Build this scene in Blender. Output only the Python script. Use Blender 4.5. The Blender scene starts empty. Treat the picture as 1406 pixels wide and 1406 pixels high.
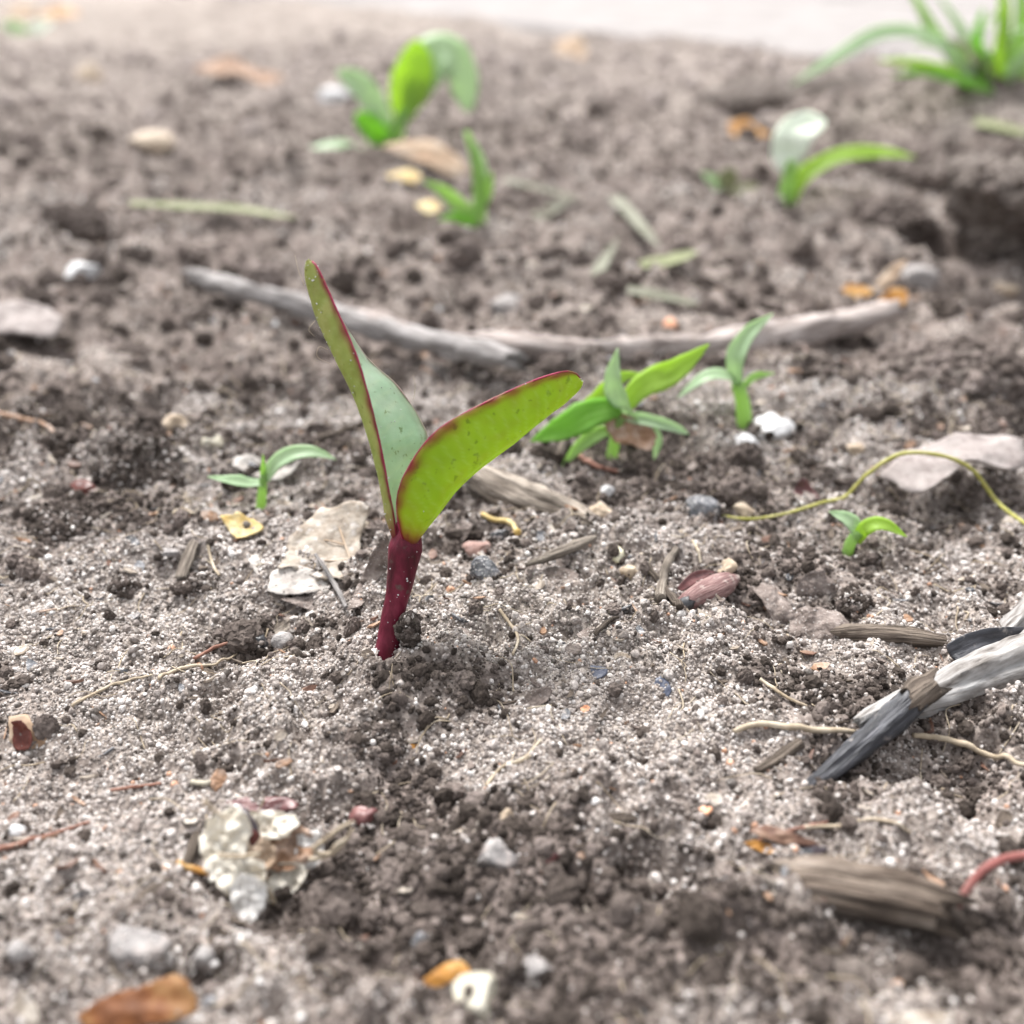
import bpy, math, random
import numpy as np
from mathutils import Vector, Matrix, Euler, noise as mnoise

random.seed(7)
RNG = np.random.default_rng(11)
R = math.radians
S = 0.01                      # everything below is written in centimetres; meshes are built in metres
sc = bpy.context.scene
col = sc.collection

# ------------------------------------------------------------------ camera, sky, sun, exposure
CAM_H, PITCH, FOV = 6.8, R(30.0), R(53.0)
cd = bpy.data.cameras.new('camera')
cam = bpy.data.objects.new('camera', cd)
col.objects.link(cam)
cam.location = (0, 0, CAM_H * S)
cam.rotation_euler = (R(90) - PITCH, 0, 0)
cd.sensor_width = 36.0
cd.lens = 18.0 / math.tan(FOV / 2)
cd.clip_start, cd.clip_end = 0.004, 400.0
cd.dof.use_dof = True
cd.dof.focus_distance = 0.1065
cd.dof.aperture_fstop = 16.5
cd.dof.aperture_blades = 0
sc.camera = cam

SUN_EL, SUN_AZ = R(58), R(-25)        # azimuth from +Y (away from the camera), negative = left
w = bpy.data.worlds.new('World')
sc.world = w
w.use_nodes = True
nt = w.node_tree
nt.nodes.clear()
wo = nt.nodes.new('ShaderNodeOutputWorld')
bg = nt.nodes.new('ShaderNodeBackground')
sky = nt.nodes.new('ShaderNodeTexSky')
sky.sky_type = 'NISHITA'
sky.sun_disc = False
sky.sun_elevation = SUN_EL
sky.sun_rotation = SUN_AZ
sky.air_density, sky.dust_density, sky.ozone_density = 1.0, 4.0, 1.0
hs = nt.nodes.new('ShaderNodeHueSaturation')     # an overcast sky is grey
hs.inputs['Saturation'].default_value = 0.12
nt.links.new(sky.outputs[0], hs.inputs['Color'])
nt.links.new(hs.outputs[0], bg.inputs['Color'])
bg.inputs['Strength'].default_value = 0.105
nt.links.new(bg.outputs[0], wo.inputs['Surface'])
sd = bpy.data.lights.new('sun', 'SUN')
sd.energy, sd.angle, sd.color = 1.5, R(13), (1.0, 0.97, 0.93)
sun = bpy.data.objects.new('sun', sd)
col.objects.link(sun)
sdir = Vector((math.sin(SUN_AZ) * math.cos(SUN_EL), math.cos(SUN_AZ) * math.cos(SUN_EL), math.sin(SUN_EL)))
sun.rotation_euler = (-sdir).to_track_quat('-Z', 'Y').to_euler()
vs = sc.view_settings
vs.view_transform, vs.look, vs.gamma, vs.use_curve_mapping = 'Standard', 'None', 1.0, False
vs.exposure = 1.82
sc.cycles.max_bounces = 6
sc.cycles.diffuse_bounces = 3
sc.cycles.transmission_bounces = 4
sc.cycles.use_denoising = True

# ------------------------------------------------------------------ noise and ground height
def _hash(ix, iy, seed):
    h = (ix.astype(np.int64) * 374761393 + iy.astype(np.int64) * 668265263 + seed * 974634777) & 0xFFFFFFFF
    h = ((h ^ (h >> 13)) * 1274126177) & 0xFFFFFFFF
    return (h ^ (h >> 16)) & 0xFFFF

def gn(x, y, seed=0):
    ix, iy = np.floor(x), np.floor(y)
    fx, fy = x - ix, y - iy
    u, v = fx*fx*fx*(fx*(fx*6-15)+10), fy*fy*fy*(fy*(fy*6-15)+10)
    out = 0
    for dx in (0, 1):
        for dy in (0, 1):
            a = _hash(ix+dx, iy+dy, seed) * (2*math.pi/65536)
            g = np.cos(a)*(fx-dx) + np.sin(a)*(fy-dy)
            out = out + g * (u if dx else 1-u) * (v if dy else 1-v)
    return out * 1.5

def bil(x, y, seed=0):
    return 1 - 2.2*np.abs(gn(x, y, seed))

def ss(a, b, x):
    t = np.clip((x-a)/(b-a), 0, 1)
    return t*t*(3-2*t)

TF = math.tan(FOV/2)
FWD = np.array((0, math.cos(PITCH), -math.sin(PITCH)))
UPV = np.array((0, math.sin(PITCH), math.cos(PITCH)))
CAM = np.array((0, 0, CAM_H))
def ray(px, py):
    return FWD + np.array((1, 0, 0))*(px-703)/703*TF + UPV*(703-py)/703*TF     # unit depth along the axis
def PD(px, py, d):
    return CAM + ray(px, py)*d
def PY(px, py, Y):
    r = ray(px, py)
    return CAM + r*(Y/r[1])
def flat(px, py, z=0.0):
    r = ray(px, py)
    return CAM + r*((z-CAM_H)/r[2])
def cmpx(d):
    return d*TF/703

_e1, _e2 = flat(1120, 84), flat(560, 20)
_ed = (_e2-_e1)[:2]; _ed /= np.linalg.norm(_ed)
_en = np.array((-_ed[1], _ed[0]))
if _en[1] < 0: _en = -_en
def beyond(x, y):
    return (x-_e1[0])*_en[0] + (y-_e1[1])*_en[1]

# bumps and hollows seen in the photo: pixel x, pixel y, radius cm (x, y), height cm
BUMPS = []
for px, py, rx, ry, h in (
    (200, 640, 1.1, .7, .45), (100, 715, .8, .5, .25), (420, 660, 1.1, .6, .3), (330, 760, 2.2, .8, .25),
    (1285, 340, .9, .6, -1.5), (1375, 392, 1.6, .6, -3.4), (1250, 300, 1.2, .8, -.5), (1310, 690, 1.3, .6, -.55), (1200, 660, .8, .6, -.2),
    (125, 328, .7, .5, -1.2), (90, 330, .5, .4, .3), (820, 1230, .9, .5, -.25), (430, 1230, .8, .45, -.35),
    (560, 1110, .8, .5, -.2), (540, 970, .8, .3, .12), (600, 935, .5, .25, .08), (720, 715, .9, .3, -.2),
    (850, 600, .8, .5, .25), (1250, 1060, .8, .3, -.3), (1080, 900, .7, .3, -.2), (900, 880, .7, .4, .15),
    (350, 880, .7, .35, -.2), (1150, 1330, 1.2, .3, -.3), (1200, 560, 1.6, .7, .3), (1310, 530, 1.3, .6, .3),
    (900, 250, 2.0, 1.5, .5), (700, 330, 1.6, 1, -.4), (1100, 120, 6, 3.5, .9), (1400, 170, 6, 4, 2.0),
    (100, 470, 1.2, .8, -.3), (40, 430, 1.4, .8, .2), (560, 420, 1.5, .7, -.3), (610, 300, 1.2, .8, .3),
    (600, 1290, .9, .4, -.25), (80, 1250, 1.2, .6, .1), (1000, 1290, 1.0, .4, .2)):
    p = flat(px, py)
    BUMPS.append((p[0], p[1], rx, ry, h))

def H(x, y, fine=True):
    x = np.asarray(x, float); y = np.asarray(y, float)
    r = np.hypot(x, y)
    s = beyond(x, y)
    s = s + 2.2*gn(x/6, y/6, 50) + .9*gn(x/1.8, y/1.8, 51)
    soil = 1 - ss(-3, 1.5, s)
    af = ss(13, 26, r)
    h = .30*gn(x/7.3+3.1, y/7.3, 1) + (.14+.28*af)*gn(x/2.6, y/2.6+9.7, 2) + (.13+.10*af)*bil(x/1.7+4, y/1.7, 3)
    h = h + .6*ss(20, 60, r)*gn(x/14, y/14, 15)
    for bx, by, rx, ry, hh in BUMPS:
        q = ((x-bx)/rx)**2 + ((y-by)/ry)**2
        h = h + hh*np.exp(-q)
    if fine:
        rough = .55 + .75*ss(-.3, .5, gn(x/2.1+7, y/2.1, 4))
        f = (.13-.05*af)*bil(x/.75, y/.75, 5) + .07*bil(x/.36+2, y/.36, 6) + .030*gn(x/.19, y/.19, 7) + .016*gn(x/.09, y/.09, 8)
        f = f + af*(.06*bil(x/1.0, y/1.0, 9) + .04*gn(x/.55, y/.55, 10))
        h = h + rough*f
    h = h*soil*(1-.85*ss(300, 900, r)) - 1.4*ss(-1.5, 5, s)
    return h

_T = np.concatenate([np.linspace(4.5, 25, 420), np.linspace(25.1, 160, 500)])
def hit(px, py, fine=False):
    r = ray(px, py)
    P = CAM[None] + r[None]*_T[:, None]
    d = P[:, 2] - H(P[:, 0], P[:, 1], fine)
    k = np.argmax(d < 0)
    if d[k] >= 0: return flat(px, py)
    if k == 0: return P[0]
    a, b = d[k-1], d[k]
    t = _T[k-1] + (_T[k]-_T[k-1])*a/(a-b)
    return CAM + r*t
def depth(p):
    return float(np.dot(np.asarray(p)-CAM, FWD))

# ------------------------------------------------------------------ materials
def nd(nt, t, **kw):
    n = nt.nodes.new(t)
    for k, v in kw.items():
        if k in n.inputs.keys(): n.inputs[k].default_value = v
        else: setattr(n, k, v)
    return n

def ramp(nt, stops):
    n = nt.nodes.new('ShaderNodeValToRGB')
    el = n.color_ramp.elements
    while len(el) < len(stops): el.new(.5)
    for e, (p, c) in zip(el, stops):
        e.position = p
        e.color = (*c, 1) if len(c) == 3 else c
    return n

def mixc(nt, fac, a, b, mode='MIX'):
    n = nt.nodes.new('ShaderNodeMix')
    n.data_type = 'RGBA'; n.blend_type = mode
    for sock, v in ((n.inputs[0], fac), (n.inputs[6], a), (n.inputs[7], b)):
        if hasattr(v, 'is_linked') or hasattr(v, 'links'): nt.links.new(v, sock)
        else: sock.default_value = v if isinstance(v, float) else (*v, 1)
    return n.outputs[2]

MATS = {}
def M(name, cols, scale=(1, 1, 1), coord='obj', detail=6.0, nscale=6.0, rough=.85, bump=.4, trans=0.0, tcol=None,
      spec=.25, dust=None, specks=None, gain=1.0):
    """noise-driven colour ramp on object or uv coordinates (both in centimetres)"""
    cols = [(p, tuple(gain*v for v in c)) for p, c in cols]
    m = bpy.data.materials.new(name); m.use_nodes = True
    nt = m.node_tree; nt.nodes.clear(); L = nt.links.new
    out = nd(nt, 'ShaderNodeOutputMaterial')
    tc = nd(nt, 'ShaderNodeTexCoord')
    mp = nd(nt, 'ShaderNodeMapping')
    k = 100.0 if coord == 'obj' else 1.0
    mp.inputs['Scale'].default_value = tuple(k*s for s in scale)
    L(tc.outputs['Object' if coord == 'obj' else 'UV'], mp.inputs['Vector'])
    oi = nd(nt, 'ShaderNodeObjectInfo')
    va = nd(nt, 'ShaderNodeVectorMath', operation='ADD')
    sm = nd(nt, 'ShaderNodeMath', operation='MULTIPLY'); sm.inputs[1].default_value = 37.0
    L(oi.outputs['Random'], sm.inputs[0]); L(mp.outputs[0], va.inputs[0]); L(sm.outputs[0], va.inputs[1])
    no = nd(nt, 'ShaderNodeTexNoise', Scale=nscale, Detail=detail, Roughness=.62)
    L(va.outputs[0], no.inputs['Vector'])
    rp = ramp(nt, cols); L(no.outputs[0], rp.inputs[0])
    c = rp.outputs[0]
    if specks:
        scol, sscale, thr = specks
        vo = nd(nt, 'ShaderNodeTexNoise', Scale=sscale, Detail=4.0)
        L(va.outputs[0], vo.inputs['Vector'])
        r2 = ramp(nt, [(thr, (0, 0, 0)), (thr+.05, (1, 1, 1))]); L(vo.outputs[0], r2.inputs[0])
        c = mixc(nt, r2.outputs[0], c, scol)
    if dust:
        dcol, thr = dust
        ge = nd(nt, 'ShaderNodeTexNoise', Scale=9.0, Detail=5.0)
        tc2 = nd(nt, 'ShaderNodeMapping'); tc2.inputs['Scale'].default_value = (100, 100, 100)
        L(tc.outputs['Object'], tc2.inputs[0]); L(tc2.outputs[0], ge.inputs['Vector'])
        r3 = ramp(nt, [(thr, (0, 0, 0)), (thr+.12, (1, 1, 1))]); L(ge.outputs[0], r3.inputs[0])
        c = mixc(nt, r3.outputs[0], c, dcol)
    if name.startswith('leaf_') and not name.endswith('rim'):
        ra = nt.nodes.new('ShaderNodeAttribute'); ra.attribute_name = 'redness'
        rv = nt.nodes.new('ShaderNodeAttribute'); rv.attribute_name = 'vein'
        vm = nd(nt, 'ShaderNodeMath', operation='MULTIPLY'); vm.inputs[1].default_value = .2
        L(rv.outputs['Fac'], vm.inputs[0])
        c = mixc(nt, vm.outputs[0], c, (.62, .66, .38))
        c = mixc(nt, ra.outputs['Fac'], c, (.20, .012, .04))
    bs = nd(nt, 'ShaderNodeBsdfPrincipled', Roughness=rough)
    bs.inputs['Specular IOR Level'].default_value = spec
    L(c, bs.inputs['Base Color'])
    if bump:
        nb = nd(nt, 'ShaderNodeTexNoise', Scale=nscale*2.2, Detail=6.0)
        L(va.outputs[0], nb.inputs['Vector'])
        bp = nd(nt, 'ShaderNodeBump', Strength=bump, Distance=.0006)
        L(nb.outputs[0], bp.inputs['Height']); L(bp.outputs[0], bs.inputs['Normal'])
    sh = bs.outputs[0]
    if trans:
        tr = nd(nt, 'ShaderNodeBsdfTranslucent')
        tcx = mixc(nt, .75, c, tcol) if tcol else c
        if name.startswith('leaf_') and not name.endswith('rim'): tcx = mixc(nt, ra.outputs['Fac'], tcx, (.45, .03, .08))
        L(tcx, tr.inputs['Color'])
        mx = nd(nt, 'ShaderNodeMixShader'); mx.inputs[0].default_value = trans
        L(sh, mx.inputs[1]); L(tr.outputs[0], mx.inputs[2]); sh = mx.outputs[0]
    L(sh, out.inputs['Surface'])
    MATS[name] = m
    return m

DUST = (.36, .325, .305)
M('grey_bark', [(.28, (.10, .09, .085)), (.45, (.34, .315, .305)), (.62, (.55, .52, .51))], (1.6, .35, 1), 'uv', bump=.6, gain=0.62)
M('pale_bark', [(.27, (.09, .07, .062)), (.43, (.34, .285, .262)), (.62, (.56, .50, .475))], (1.3, .3, 1), 'uv', bump=.5, dust=((.30, .26, .24), .60), gain=0.72)
M('old_wood', [(.30, (.045, .036, .03)), (.43, (.20, .165, .135)), (.60, (.46, .40, .34))], (1.8, .3, 1), 'uv', nscale=5, bump=1.0, dust=(DUST, .70), gain=0.85)
M('brown_wood', [(.30, (.03, .024, .02)), (.45, (.13, .10, .08)), (.62, (.33, .27, .22))], (1.5, .25, 1), 'uv', nscale=5, bump=1.0, dust=(DUST, .68), gain=.62)
M('dark_wood', [(.32, (.022, .016, .012)), (.46, (.085, .064, .05)), (.60, (.24, .195, .16)), (.7, (.36, .31, .27))], (1.8, .22, 1), 'uv', nscale=5, bump=1.0, dust=((.20, .17, .15), .66))
M('drift_wood', [(.32, (.06, .05, .045)), (.42, (.24, .22, .205)), (.56, (.42, .405, .395)), (.7, (.56, .55, .545))], (1.5, .4, 1), 'uv', nscale=4, bump=.5, rough=.8, dust=((.26, .23, .215), .64), gain=0.72)
M('charred_wood', [(.3, (.008, .008, .011)), (.5, (.022, .023, .03)), (.72, (.10, .10, .115))], (2, .4, 1), 'uv', nscale=4, bump=.7, rough=.55, spec=.5, dust=((.22, .20, .19), .64))
M('dry_leaf', [(.30, (.26, .20, .15)), (.48, (.50, .43, .36)), (.66, (.66, .60, .53))], (1, 1, 1), 'obj', nscale=5, bump=.6, trans=.15, dust=((.55, .51, .48), .55), gain=0.74)
M('pale_leaf', [(.30, (.40, .36, .33)), (.48, (.62, .57, .53)), (.66, (.74, .70, .66))], (1, 1, 1), 'obj', nscale=5, bump=.6, trans=.1, specks=((.16, .14, .13), 16, .62), gain=0.66)
M('grey_leaf', [(.30, (.10, .08, .07)), (.48, (.21, .17, .152)), (.66, (.33, .28, .255))], (1, 1, 1), 'obj', nscale=8, bump=.8, specks=((.50, .47, .45), 40, .63), gain=0.8)
M('pink_leaf', [(.30, (.30, .25, .235)), (.48, (.48, .42, .40)), (.66, (.60, .54, .515))], (1, 1, 1), 'obj', nscale=4, bump=.5, gain=0.55)
M('tan_leaf', [(.30, (.42, .27, .17)), (.48, (.62, .46, .33)), (.66, (.74, .62, .50))], (1, 1, 1), 'obj', nscale=2, bump=.3, trans=.2, gain=0.72)
M('amber_leaf', [(.32, (.10, .03, .012)), (.50, (.36, .13, .04)), (.68, (.62, .36, .15))], (1, 1, 1), 'obj', nscale=2.2, rough=.6, spec=.3, bump=.5, trans=.2, gain=0.5)
M('orange_leaf', [(.32, (.28, .11, .025)), (.5, (.62, .30, .07)), (.68, (.75, .48, .2))], (1, 1, 1), 'obj', nscale=3, rough=.45, bump=.3, trans=.25, gain=0.7)
M('yellow_scale', [(.32, (.62, .40, .10)), (.5, (.80, .62, .28)), (.68, (.86, .76, .50))], (1, 1, 1), 'obj', nscale=4, rough=.5, bump=.3, trans=.25, gain=0.75)
M('maroon_scale', [(.32, (.06, .016, .016)), (.5, (.15, .045, .045)), (.68, (.28, .14, .13))], (1, 1, 1), 'obj', nscale=4, rough=.4, spec=.5, bump=.3, gain=0.7)
M('red_scale', [(.32, (.10, .014, .008)), (.5, (.22, .04, .022)), (.68, (.32, .10, .07))], (1, 1, 1), 'obj', nscale=4, rough=.4, spec=.5, bump=.3, trans=.2, gain=0.5)
M('bud_scale', [(.30, (.09, .045, .045)), (.48, (.21, .115, .11)), (.68, (.40, .29, .27))], (6, 1, 1), 'uv', nscale=4, rough=.6, bump=.6, dust=((.42, .35, .32), .56))
M('brown_scale', [(.32, (.05, .025, .018)), (.5, (.13, .07, .05)), (.68, (.26, .17, .12))], (1, 1, 1), 'obj', nscale=4, rough=.5, bump=.4)
M('cream_fluff', [(.28, (.60, .54, .44)), (.44, (.76, .71, .62)), (.62, (.82, .79, .72))], (1, 1, 1), 'obj', nscale=7, bump=.8, trans=.35, tcol=(.9, .84, .72), rough=1.0, spec=.03, gain=.95)
M('rust_husk', [(.30, (.20, .10, .05)), (.48, (.42, .26, .17)), (.66, (.62, .48, .40))], (1, 1, 1), 'obj', nscale=5, bump=.9, rough=.8, gain=0.66)
M('white_husk', [(.30, (.62, .60, .57)), (.5, (.78, .76, .74)), (.66, (.86, .85, .84))], (1, 1, 1), 'obj', nscale=4, bump=.6, trans=.35, tcol=(.9, .88, .84), rough=1.0, spec=.03, gain=0.84)
M('seed_coat', [(.32, (.03, .022, .025)), (.5, (.07, .055, .065)), (.68, (.16, .14, .16))], (1, 1, 1), 'obj', nscale=3, rough=.35, spec=.5, bump=.2)
M('red_stem', [(.3, (.15, .045, .04)), (.5, (.26, .095, .085)), (.7, (.36, .19, .17))], (1, 1, 1), 'obj', nscale=3, rough=.5, bump=.2, trans=.15)
M('rust_stem', [(.3, (.10, .04, .03)), (.5, (.22, .11, .08)), (.7, (.36, .22, .17))], (1, 1, 1), 'obj', nscale=4, rough=.7, bump=.2)
M('root_fibre', [(.3, (.32, .25, .17)), (.5, (.52, .43, .32)), (.7, (.70, .62, .50))], (1, 1, 1), 'obj', nscale=4, rough=.8, bump=.2, gain=.72)
M('yellow_vine', [(.3, (.30, .30, .06)), (.5, (.48, .46, .13)), (.7, (.62, .58, .28))], (1, 1, 1), 'obj', nscale=3, rough=.55, bump=.2, trans=.15, gain=0.8)
M('dry_grass', [(.3, (.33, .33, .24)), (.5, (.48, .48, .36)), (.7, (.62, .62, .52))], (3, .5, 1), 'uv', nscale=3, rough=.7, bump=.2, trans=.2, gain=0.42)
M('pale_grass', [(.3, (.38, .42, .20)), (.5, (.52, .56, .30)), (.7, (.64, .66, .42))], (3, .5, 1), 'uv', nscale=3, rough=.6, bump=.2, trans=.25, gain=0.5)
M('white_stone', [(.3, (.40, .39, .39)), (.5, (.56, .555, .56)), (.7, (.68, .68, .69))], nscale=5, rough=.5, bump=.4, dust=((.30, .265, .25), .66), gain=0.88)
M('grey_stone', [(.3, (.13, .12, .118)), (.5, (.23, .215, .21)), (.7, (.36, .34, .33))], nscale=7, rough=.75, bump=.5, specks=((.52, .50, .48), 30, .62), dust=((.30, .265, .25), .52))
M('slate_stone', [(.3, (.03, .032, .036)), (.5, (.085, .088, .098)), (.7, (.22, .22, .235))], nscale=6, rough=.5, spec=.4, bump=.6, specks=((.42, .40, .39), 34, .58), dust=((.28, .25, .235), .60))
M('black_stone', [(.3, (.010, .010, .012)), (.5, (.025, .025, .028)), (.7, (.07, .07, .075))], nscale=5, rough=.35, spec=.5, bump=.3, dust=((.30, .265, .25), .58))
M('blue_chip', [(.3, (.02, .024, .04)), (.5, (.05, .058, .09)), (.7, (.13, .14, .19))], nscale=5, rough=.35, spec=.5, bump=.3)
M('cream_stone', [(.3, (.58, .50, .36)), (.5, (.76, .70, .56)), (.7, (.84, .80, .70))], nscale=3, rough=.5, bump=.3, dust=((.30, .265, .25), .66), gain=0.5)
M('yellow_stone', [(.3, (.66, .58, .34)), (.5, (.80, .75, .54)), (.7, (.86, .83, .68))], nscale=3, rough=.35, bump=.3, trans=.2, dust=((.30, .265, .25), .66))
M('tan_stone', [(.3, (.36, .27, .19)), (.5, (.54, .43, .32)), (.7, (.68, .58, .46))], nscale=4, rough=.6, bump=.4, dust=((.30, .265, .25), .58), gain=0.7)
M('pink_stone', [(.3, (.30, .17, .14)), (.5, (.44, .28, .24)), (.7, (.55, .41, .37))], nscale=5, rough=.7, bump=.5, dust=((.30, .265, .25), .58), gain=0.6)
M('orange_stone', [(.3, (.42, .17, .08)), (.5, (.60, .30, .18)), (.7, (.70, .46, .34))], nscale=4, rough=.5, bump=.3)
M('green_seed', [(.3, (.42, .44, .10)), (.5, (.62, .62, .24)), (.7, (.74, .74, .46))], nscale=3, rough=.45, bump=.2)
M('soil_clod', [(.30, (.045, .036, .031)), (.48, (.105, .087, .077)), (.66, (.20, .17, .152))], nscale=7, rough=.95, bump=.8, specks=((.45, .42, .40), 30, .64))
M('concrete', [(.3, (.185, .168, .163)), (.5, (.24, .222, .216)), (.7, (.29, .272, .265))], (.1, .1, .1), nscale=3, rough=.9, bump=.3)
M('leaf_rim', [(.34, (.26, .20, .05)), (.42, (.30, .035, .07)), (.55, (.42, .06, .12)), (.66, (.40, .20, .14))], nscale=3.5, rough=.45, bump=.1, trans=.4)
M('leaf_far_rim', [(.3, (.34, .30, .22)), (.5, (.42, .36, .30)), (.7, (.42, .22, .25))], nscale=4, rough=.45, bump=.1, trans=.3)
M('red_hypocotyl', [(.32, (.045, .006, .010)), (.5, (.115, .009, .024)), (.7, (.21, .028, .055))], (1, 1, .35), nscale=5, rough=.5, spec=.25, bump=.35, trans=.15, dust=((.10, .075, .065), .64))
M('leaf_under', [(.28, (.21, .30, .014)), (.5, (.27, .36, .018)), (.72, (.33, .39, .03))], (1, 1, 1), nscale=2.6, rough=.48, spec=.28, bump=.3, trans=.6, tcol=(.60, .76, .05), specks=((.08, .09, .016), 11, .62))
M('leaf_olive', [(.30, (.18, .20, .06)), (.5, (.26, .28, .09)), (.70, (.36, .34, .14))], (1, 1, 1), nscale=3.2, rough=.5, spec=.25, bump=.35, trans=.42, tcol=(.58, .60, .14), specks=((.12, .11, .04), 13, .66), gain=1.15)
M('leaf_upper', [(.32, (.30, .46, .32)), (.5, (.38, .54, .40)), (.68, (.48, .61, .49))], (1, 1, 1), nscale=2.5, rough=.42, spec=.45, bump=.2, trans=.36, tcol=(.65, .85, .45), specks=((.16, .24, .14), 12, .63))
M('sprout_green', [(.3, (.22, .37, .12)), (.5, (.30, .46, .18)), (.7, (.40, .54, .27))], (12, .5, 1), 'uv', nscale=3, rough=.42, spec=.4, bump=.15, trans=.6, tcol=(.60, .82, .28))
M('sprout_pale', [(.3, (.30, .43, .27)), (.5, (.40, .53, .36)), (.7, (.52, .63, .47))], (12, .5, 1), 'uv', nscale=3, rough=.4, spec=.5, bump=.15, trans=.5, tcol=(.68, .85, .48))
M('sprout_lime', [(.3, (.26, .41, .06)), (.5, (.34, .50, .10)), (.7, (.43, .57, .18))], (12, .5, 1), 'uv', nscale=3, rough=.45, spec=.3, bump=.1, trans=.62, tcol=(.66, .88, .16))
M('sprout_deep', [(.3, (.13, .30, .04)), (.5, (.19, .39, .07)), (.7, (.28, .48, .13))], (12, .5, 1), 'uv', nscale=3, rough=.45, spec=.3, bump=.15, trans=.6, tcol=(.46, .80, .12))
M('sky_white_leaf', [(.3, (.60, .68, .54)), (.5, (.70, .77, .65)), (.7, (.78, .82, .74))], nscale=3, rough=.85, bump=.2, trans=.2)  # white is sky light on the leaf top, painted as colour

# grains: colour by instance
def grain_mat(name, stops, rough, spec=.35):
    m = bpy.data.materials.new(name); m.use_nodes = True
    nt = m.node_tree; nt.nodes.clear(); L = nt.links.new
    out = nd(nt, 'ShaderNodeOutputMaterial')
    at = nt.nodes.new('ShaderNodeAttribute'); at.attribute_type = 'INSTANCER'; at.attribute_name = 'tone'
    rp = ramp(nt, stops); L(at.outputs['Fac'], rp.inputs[0])
    tc = nd(nt, 'ShaderNodeTexCoord')
    no = nd(nt, 'ShaderNodeTexNoise', Scale=2.2, Detail=5.0)
    ad = nd(nt, 'ShaderNodeVectorMath', operation='ADD'); sm = nd(nt, 'ShaderNodeMath', operation='MULTIPLY'); sm.inputs[1].default_value = 91
    L(at.outputs['Fac'], sm.inputs[0]); L(sm.outputs[0], ad.inputs[1]); L(tc.outputs['Object'], ad.inputs[0])
    L(ad.outputs[0], no.inputs['Vector'])
    r2 = ramp(nt, [(.3, (.45, .44, .43)), (.62, (1, 1, 1))]); L(no.outputs[0], r2.inputs[0])
    c = mixc(nt, 1.0, rp.outputs[0], r2.outputs[0], 'MULTIPLY')
    bs = nd(nt, 'ShaderNodeBsdfPrincipled', Roughness=rough)
    bs.inputs['Specular IOR Level'].default_value = spec
    L(c, bs.inputs['Base Color']); L(bs.outputs[0], out.inputs['Surface'])
    return m
SAND = grain_mat('sand_grain', [(0, (.055, .045, .039)), (.2, (.155, .13, .114)), (.45, (.31, .268, .247)), (.68, (.48, .433, .407)), (.88, (.70, .662, .638)), (.95, (.84, .82, .81)), (.97, (.62, .42, .28)), (1, (.45, .22, .14))], .42, .5)
CRUMB = grain_mat('soil_crumb', [(0, (.028, .0225, .0195)), (.35, (.075, .061, .053)), (.7, (.155, .128, .116)), (.9, (.265, .222, .204)), (1, (.42, .365, .342))], .95, .1)  # palest stop serves the far crumbs whitened for haze

def ground_mat():
    m = bpy.data.materials.new('soil'); m.use_nodes = True
    nt = m.node_tree; nt.nodes.clear(); L = nt.links.new
    out = nd(nt, 'ShaderNodeOutputMaterial')
    tc = nd(nt, 'ShaderNodeTexCoord'); mp = nd(nt, 'ShaderNodeMapping'); mp.inputs['Scale'].default_value = (100, 100, 100)
    L(tc.outputs['Object'], mp.inputs[0])
    def noi(s, d=5.0, off=0):
        n = nd(nt, 'ShaderNodeTexNoise', Scale=s, Detail=d, Roughness=.6)
        if off:
            a = nd(nt, 'ShaderNodeVectorMath', operation='ADD'); a.inputs[1].default_value = (off, off*.7, 0)
            L(mp.outputs[0], a.inputs[0]); L(a.outputs[0], n.inputs['Vector'])
        else: L(mp.outputs[0], n.inputs['Vector'])
        return n.outputs[0]
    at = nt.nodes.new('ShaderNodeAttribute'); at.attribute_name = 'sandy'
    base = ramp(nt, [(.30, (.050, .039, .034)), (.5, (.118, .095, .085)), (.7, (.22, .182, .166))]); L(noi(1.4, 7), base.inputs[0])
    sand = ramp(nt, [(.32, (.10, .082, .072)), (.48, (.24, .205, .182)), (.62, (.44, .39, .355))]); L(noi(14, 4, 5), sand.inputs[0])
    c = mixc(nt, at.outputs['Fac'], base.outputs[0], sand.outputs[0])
    vo = nd(nt, 'ShaderNodeTexVoronoi', Scale=18.0); L(mp.outputs[0], vo.inputs['Vector'])
    sp = ramp(nt, [(.0, (1, 1, 1)), (.82, (1, 1, 1)), (.9, (1.5, 1.5, 1.5))])
    sx = nd(nt, 'ShaderNodeSeparateColor'); L(vo.outputs['Color'], sx.inputs[0]); L(sx.outputs[0], sp.inputs[0])
    c = mixc(nt, 1.0, c, sp.outputs[0], 'MULTIPLY')
    bs = nd(nt, 'ShaderNodeBsdfPrincipled', Roughness=.95); bs.inputs['Specular IOR Level'].default_value = .15
    L(c, bs.inputs['Base Color'])
    bp = nd(nt, 'ShaderNodeBump', Strength=.8, Distance=.0006); L(noi(16, 6, 3), bp.inputs['Height']); L(bp.outputs[0], bs.inputs['Normal'])
    L(bs.outputs[0], out.inputs['Surface'])
    return m
SOIL = ground_mat()

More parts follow.
